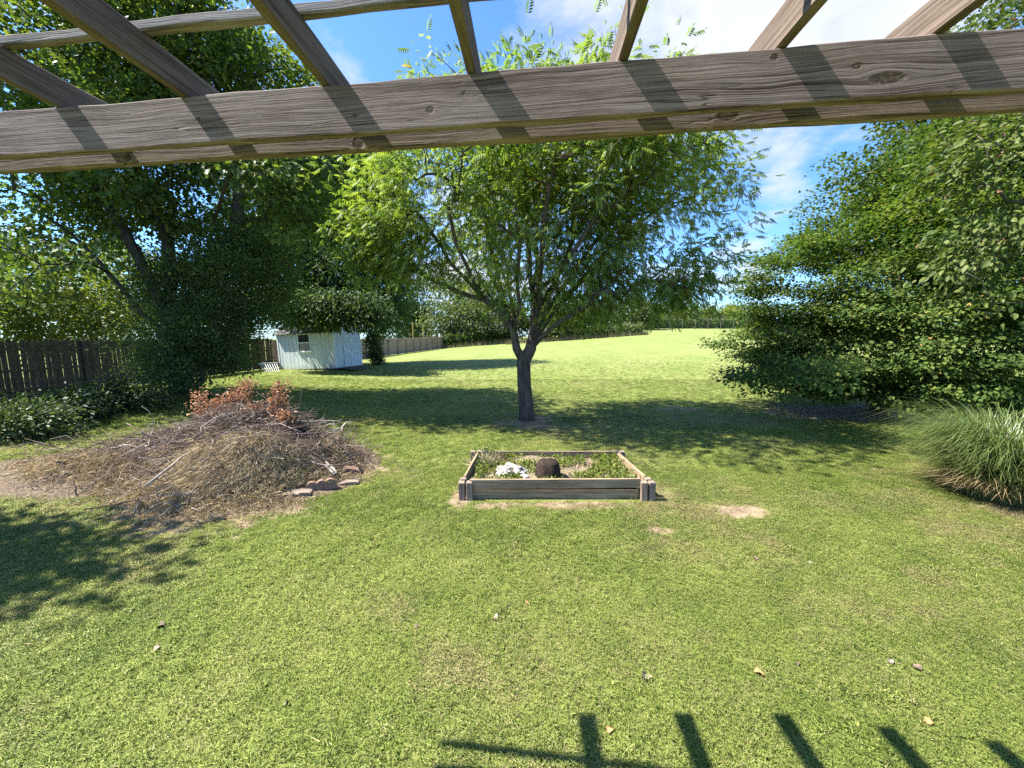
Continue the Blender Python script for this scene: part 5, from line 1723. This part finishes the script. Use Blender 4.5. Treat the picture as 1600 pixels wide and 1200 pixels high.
    for (a_, b_, lab) in (((486, 735), (523, 757), 'pale bare stick lying at the right foot of the brush heap'), ((496, 732), (527, 754), 'second pale stick beside the first, right foot of the brush heap')):
        A, B = gp(*a_), gp(*b_)
        P = np.array([A + (B - A) * t for t in np.linspace(0, 1, 7)])
        P[:, 2] = gz(P[:, 0], P[:, 1]) + np.maximum(pile_h(P[:, 0], P[:, 1]), 0) + 0.13
        P += r.normal(0, 0.008, P.shape)
        V, T, Q = tube(P, np.linspace(0.024, 0.016, 7), 8)
        a = Acc(); a.add(V, T, Q)
        link('cut_stick', a.build('cut_stick', True), None, pale, label=lab, cat='stick', group='pale cut sticks')
    # scalloped edging stones
    stone = simple_mat('edging_terracotta', (0.15, 0.085, 0.06), (0.27, 0.175, 0.135), 30, 0.9, 0.5)
    light = simple_mat('edging_concrete', (0.17, 0.125, 0.095), (0.29, 0.225, 0.175), 25, 0.9, 0.5)
    st = [(488, 770, 0.17, 0.09, 0.13, 0.9, stone, 'leftmost of three round topped terracotta edging stones'), (502, 768, 0.17, 0.09, 0.15, 0.9, stone, 'middle of three round topped terracotta edging stones'),
          (517, 766, 0.2, 0.09, 0.17, 0.9, stone, 'rightmost and largest of three round topped terracotta edging stones'), (455, 778, 0.30, 0.18, 0.04, 0.35, light, 'flat grey tan edging slab farthest left in the row'),
          (473, 775, 0.28, 0.18, 0.05, 0.45, light, 'flat grey tan edging slab next to the round topped stones'), (545, 757, 0.34, 0.16, 0.05, 0.5, light, 'flat grey tan edging slab right of the round topped stones'),
          (550, 740, 0.32, 0.18, 0.09, 0.6, stone, 'tilted brown edging slab at the right end of the brush heap')]
    for (px, py, w_, d_, h, rot, mt, lab) in st:
        p = gp(px, py)
        npf = 12
        prof = [(-w_ / 2, 0.0)] + [(-w_ / 2 * math.cos(a), h * (0.35 + 0.65 * math.sin(a))) for a in np.linspace(0, math.pi, npf)] + [(w_ / 2, 0.0)]
        m = len(prof)
        V = [(a, -d_ / 2, b) for a, b in prof] + [(a, d_ / 2, b) for a, b in prof]
        F = [tuple(range(m)), tuple(range(2 * m - 1, m - 1, -1))] + [(k, k + m, (k + 1) % m + m, (k + 1) % m) for k in range(m)]
        me = bpy.data.meshes.new('edging_stone'); me.from_pydata(V, [], F); me.update()
        o = link('edging_stone', me, None, mt, label=lab, cat='edging stone', group='edging stones by the brush heap')
        o.location = (p.x, p.y, float(gz(p.x, p.y)) + max(0.0, float(pile_h(p.x, p.y)) * 0.8) + 0.0)
        o.rotation_euler = (r.normal(0, 0.06), r.normal(0, 0.05) + (0.2 if 'tilted' in lab else 0), rot * 0.5)
    # green sprouts on the pile
    n = 700
    X, Y = r.normal(-4.7, 0.7, n), r.normal(6.5, 0.45, n)
    cl = fbm(X * 3 + 7, Y * 3, 2) > 0.52
    X, Y = X[cl], Y[cl]
    n = len(X)
    P = np.stack([X, Y, gz(X, Y) + np.maximum(pile_h(X, Y), 0) + r.uniform(0, 0.16, n)], -1)
    link('pile_weeds', leaves('pile_weeds', P, unit(r.normal(size=(n, 3)) + np.array([0, 0, 0.8])), unit(r.normal(size=(n, 3)) + np.array([0, 0, 1])), r.uniform(0.04, 0.11, n), 0.25, np.clip(r.normal(0.5, 0.2, n), 0, 1), T_SIMPLE), None, LEAF_LIME,
         label='thin green weeds sprouting through the brush heap', kind='stuff')


build_brush()


# ------------------------------------------------------------------ ornamental grass clump
def build_clump():
    r = np.random.default_rng(66)
    p = at(1565, 740, 5.6)
    cx, cy = p.x + 0.25, 5.75
    g = float(gz(cx, cy))
    acc = Acc()
    n = 9000
    seg = 7
    t = np.linspace(0, 1, seg)
    for k in range(n):
        a = r.uniform(0, 6.283)
        rr = 0.55 * math.sqrt(r.random())
        b = np.array([cx + rr * math.cos(a), cy + rr * math.sin(a) * 0.9, g])
        az = a + r.normal(0, 0.75)
        L = r.uniform(0.9, 2.35)
        h = L * r.uniform(0.45, 0.8)
        reach = L * r.uniform(0.25, 0.66)
        dead = r.random() < 0.17
        if dead:
            h *= 0.5
            reach *= 0.75
            L *= 0.8
        d = np.array([math.cos(az), math.sin(az), 0])
        z = h * (1.9 * t - 1.25 * t ** 2.2) * (1.0 if not dead else 0.8)
        P = b + d * (reach * t ** 1.4)[:, None] + np.stack([np.zeros(seg), np.zeros(seg), z], -1)
        P[:, 2] = np.maximum(P[:, 2], g + 0.01)
        sw = np.array([-d[1], d[0], 0]) * 0.0042 * r.uniform(0.6, 1.3)
        wv = np.minimum(1, (1.05 - t) * 2.2)[:, None] * sw
        V = np.stack([P - wv, P + wv], 1).reshape(-1, 3)
        i = np.arange(seg - 1) * 2
        Q = np.stack([i, i + 1, i + 3, i + 2], -1)
        acc.add(V, None, Q, 1.0 if dead else np.clip(r.normal(0.42, 0.18), 0, 0.8))
    mt = leaf_mat('clump_blade', [(0.0, (0.05, 0.085, 0.02)), (0.45, (0.105, 0.145, 0.04)), (0.8, (0.20, 0.225, 0.085)), (0.92, (0.34, 0.29, 0.15)), (1.0, (0.38, 0.29, 0.16))], 0.25, 0.4, 0.5)
    root = empty('fountain_grass', (cx, cy, g), label='arching clump of long bladed ornamental grass at the right edge of the lawn', cat='ornamental grass')
    link('blades', acc.build('blades'), root, mt, kind='stuff')
    link('crown_base', lump('crown_base', 0.48, 0.42, 0.28, 0.3, 3), root, THATCH).matrix_basis = Matrix.Translation((cx, cy, g + 0.05))


build_clump()


# ------------------------------------------------------------------ fallen leaves on the lawn
def build_fallen():
    r = np.random.default_rng(88)
    tan = simple_mat('leaf_tan', (0.26, 0.18, 0.13), (0.42, 0.32, 0.25), 30, 0.8, 0.3)
    orange = simple_mat('leaf_orange', (0.38, 0.18, 0.07), (0.52, 0.28, 0.13), 30, 0.8, 0.3)
    brown = simple_mat('leaf_brown', (0.09, 0.06, 0.045), (0.2, 0.14, 0.11), 30, 0.8, 0.3)
    grey = simple_mat('leaf_grey', (0.14, 0.12, 0.10), (0.24, 0.21, 0.18), 30, 0.8, 0.3)
    L = [(1007, 1062, 0.10, tan, 'large curled tan leaf on the grass near the beam shadow'), (1186, 1055, 0.07, orange, 'single orange leaf on the grass right of the tan one'), (252, 981, 0.085, brown, 'brown and pale curled leaf on the left side of the lawn'),
         (1178, 874, 0.075, brown, 'dark brown leaf in the open lawn below the bare dirt patch'), (1265, 882, 0.05, grey, 'tiny whitish leaf in the open lawn right of the dark brown one'), (245, 1018, 0.06, tan, 'small tan leaf just below the brown curled leaf on the left'),
         (1432, 1047, 0.06, brown, 'small dark leaf on the grass far right above the peg shadows'), (1391, 1040, 0.055, grey, 'small pale grey leaf beside the small dark leaf far right'), (824, 945, 0.045, orange, 'small reddish leaf in the middle of the lawn below the raised bed'),
         (1248, 1042, 0.05, brown, 'small brown leaf just right of the orange leaf'), (775, 967, 0.05, tan, 'pale tan chip of leaf in the middle of the lawn'), (206, 957, 0.05, brown, 'small brown leaf up and left of the brown curled leaf'), (1450, 1132, 0.05, orange, 'small orange leaf among the peg shadows at lower right'),
         (650, 983, 0.045, brown, 'small brown leaf in the lawn left of centre'), (952, 1146, 0.05, orange, 'yellow orange leaf beside the beam shadow at the bottom'), (448, 1104, 0.045, tan, 'small tan leaf low on the left half of the lawn')]
    for (px, py, s, mt, lab) in L:
        p = gp(px, py)
        TV, TT = T_LOBED
        n = 9
        V, F = [], []
        for i in range(n):
            x = i / (n - 1)
            wv = 0.5 * math.sin(math.pi * min(1, x * 1.02)) ** 0.7 * (1 + 0.25 * math.sin(x * 17 + r.uniform(0, 3)))
            for q, f in enumerate((-1, -0.5, 0, 0.5, 1)):
                V.append(((x - 0.5) * s * 1.25, f * wv * s, s * (0.55 * f * f * wv + 0.15 * math.sin(x * 5 + f) + 0.10)))
        for i in range(n - 1):
            for q in range(4):
                a = i * 5 + q
                F.append((a, a + 1, a + 6, a + 5))
        me = bpy.data.meshes.new('fallen_leaf'); me.from_pydata(V, [], F)
        me.polygons.foreach_set('use_smooth', [True] * len(F))
        o = link('fallen_leaf', me, None, mt, label=lab, cat='leaf', group='fallen leaves on the lawn')
        o.location = (p.x, p.y, float(gz(p.x, p.y)) + 0.014)
        o.scale = (0.75,) * 3
        o.rotation_euler = (r.normal(0, 0.35), r.normal(0, 0.35), r.uniform(0, 6.28))


build_fallen()
SC.cycles.use_denoising = False
SC.cycles.max_bounces = 8
SC.cycles.transmission_bounces = 4
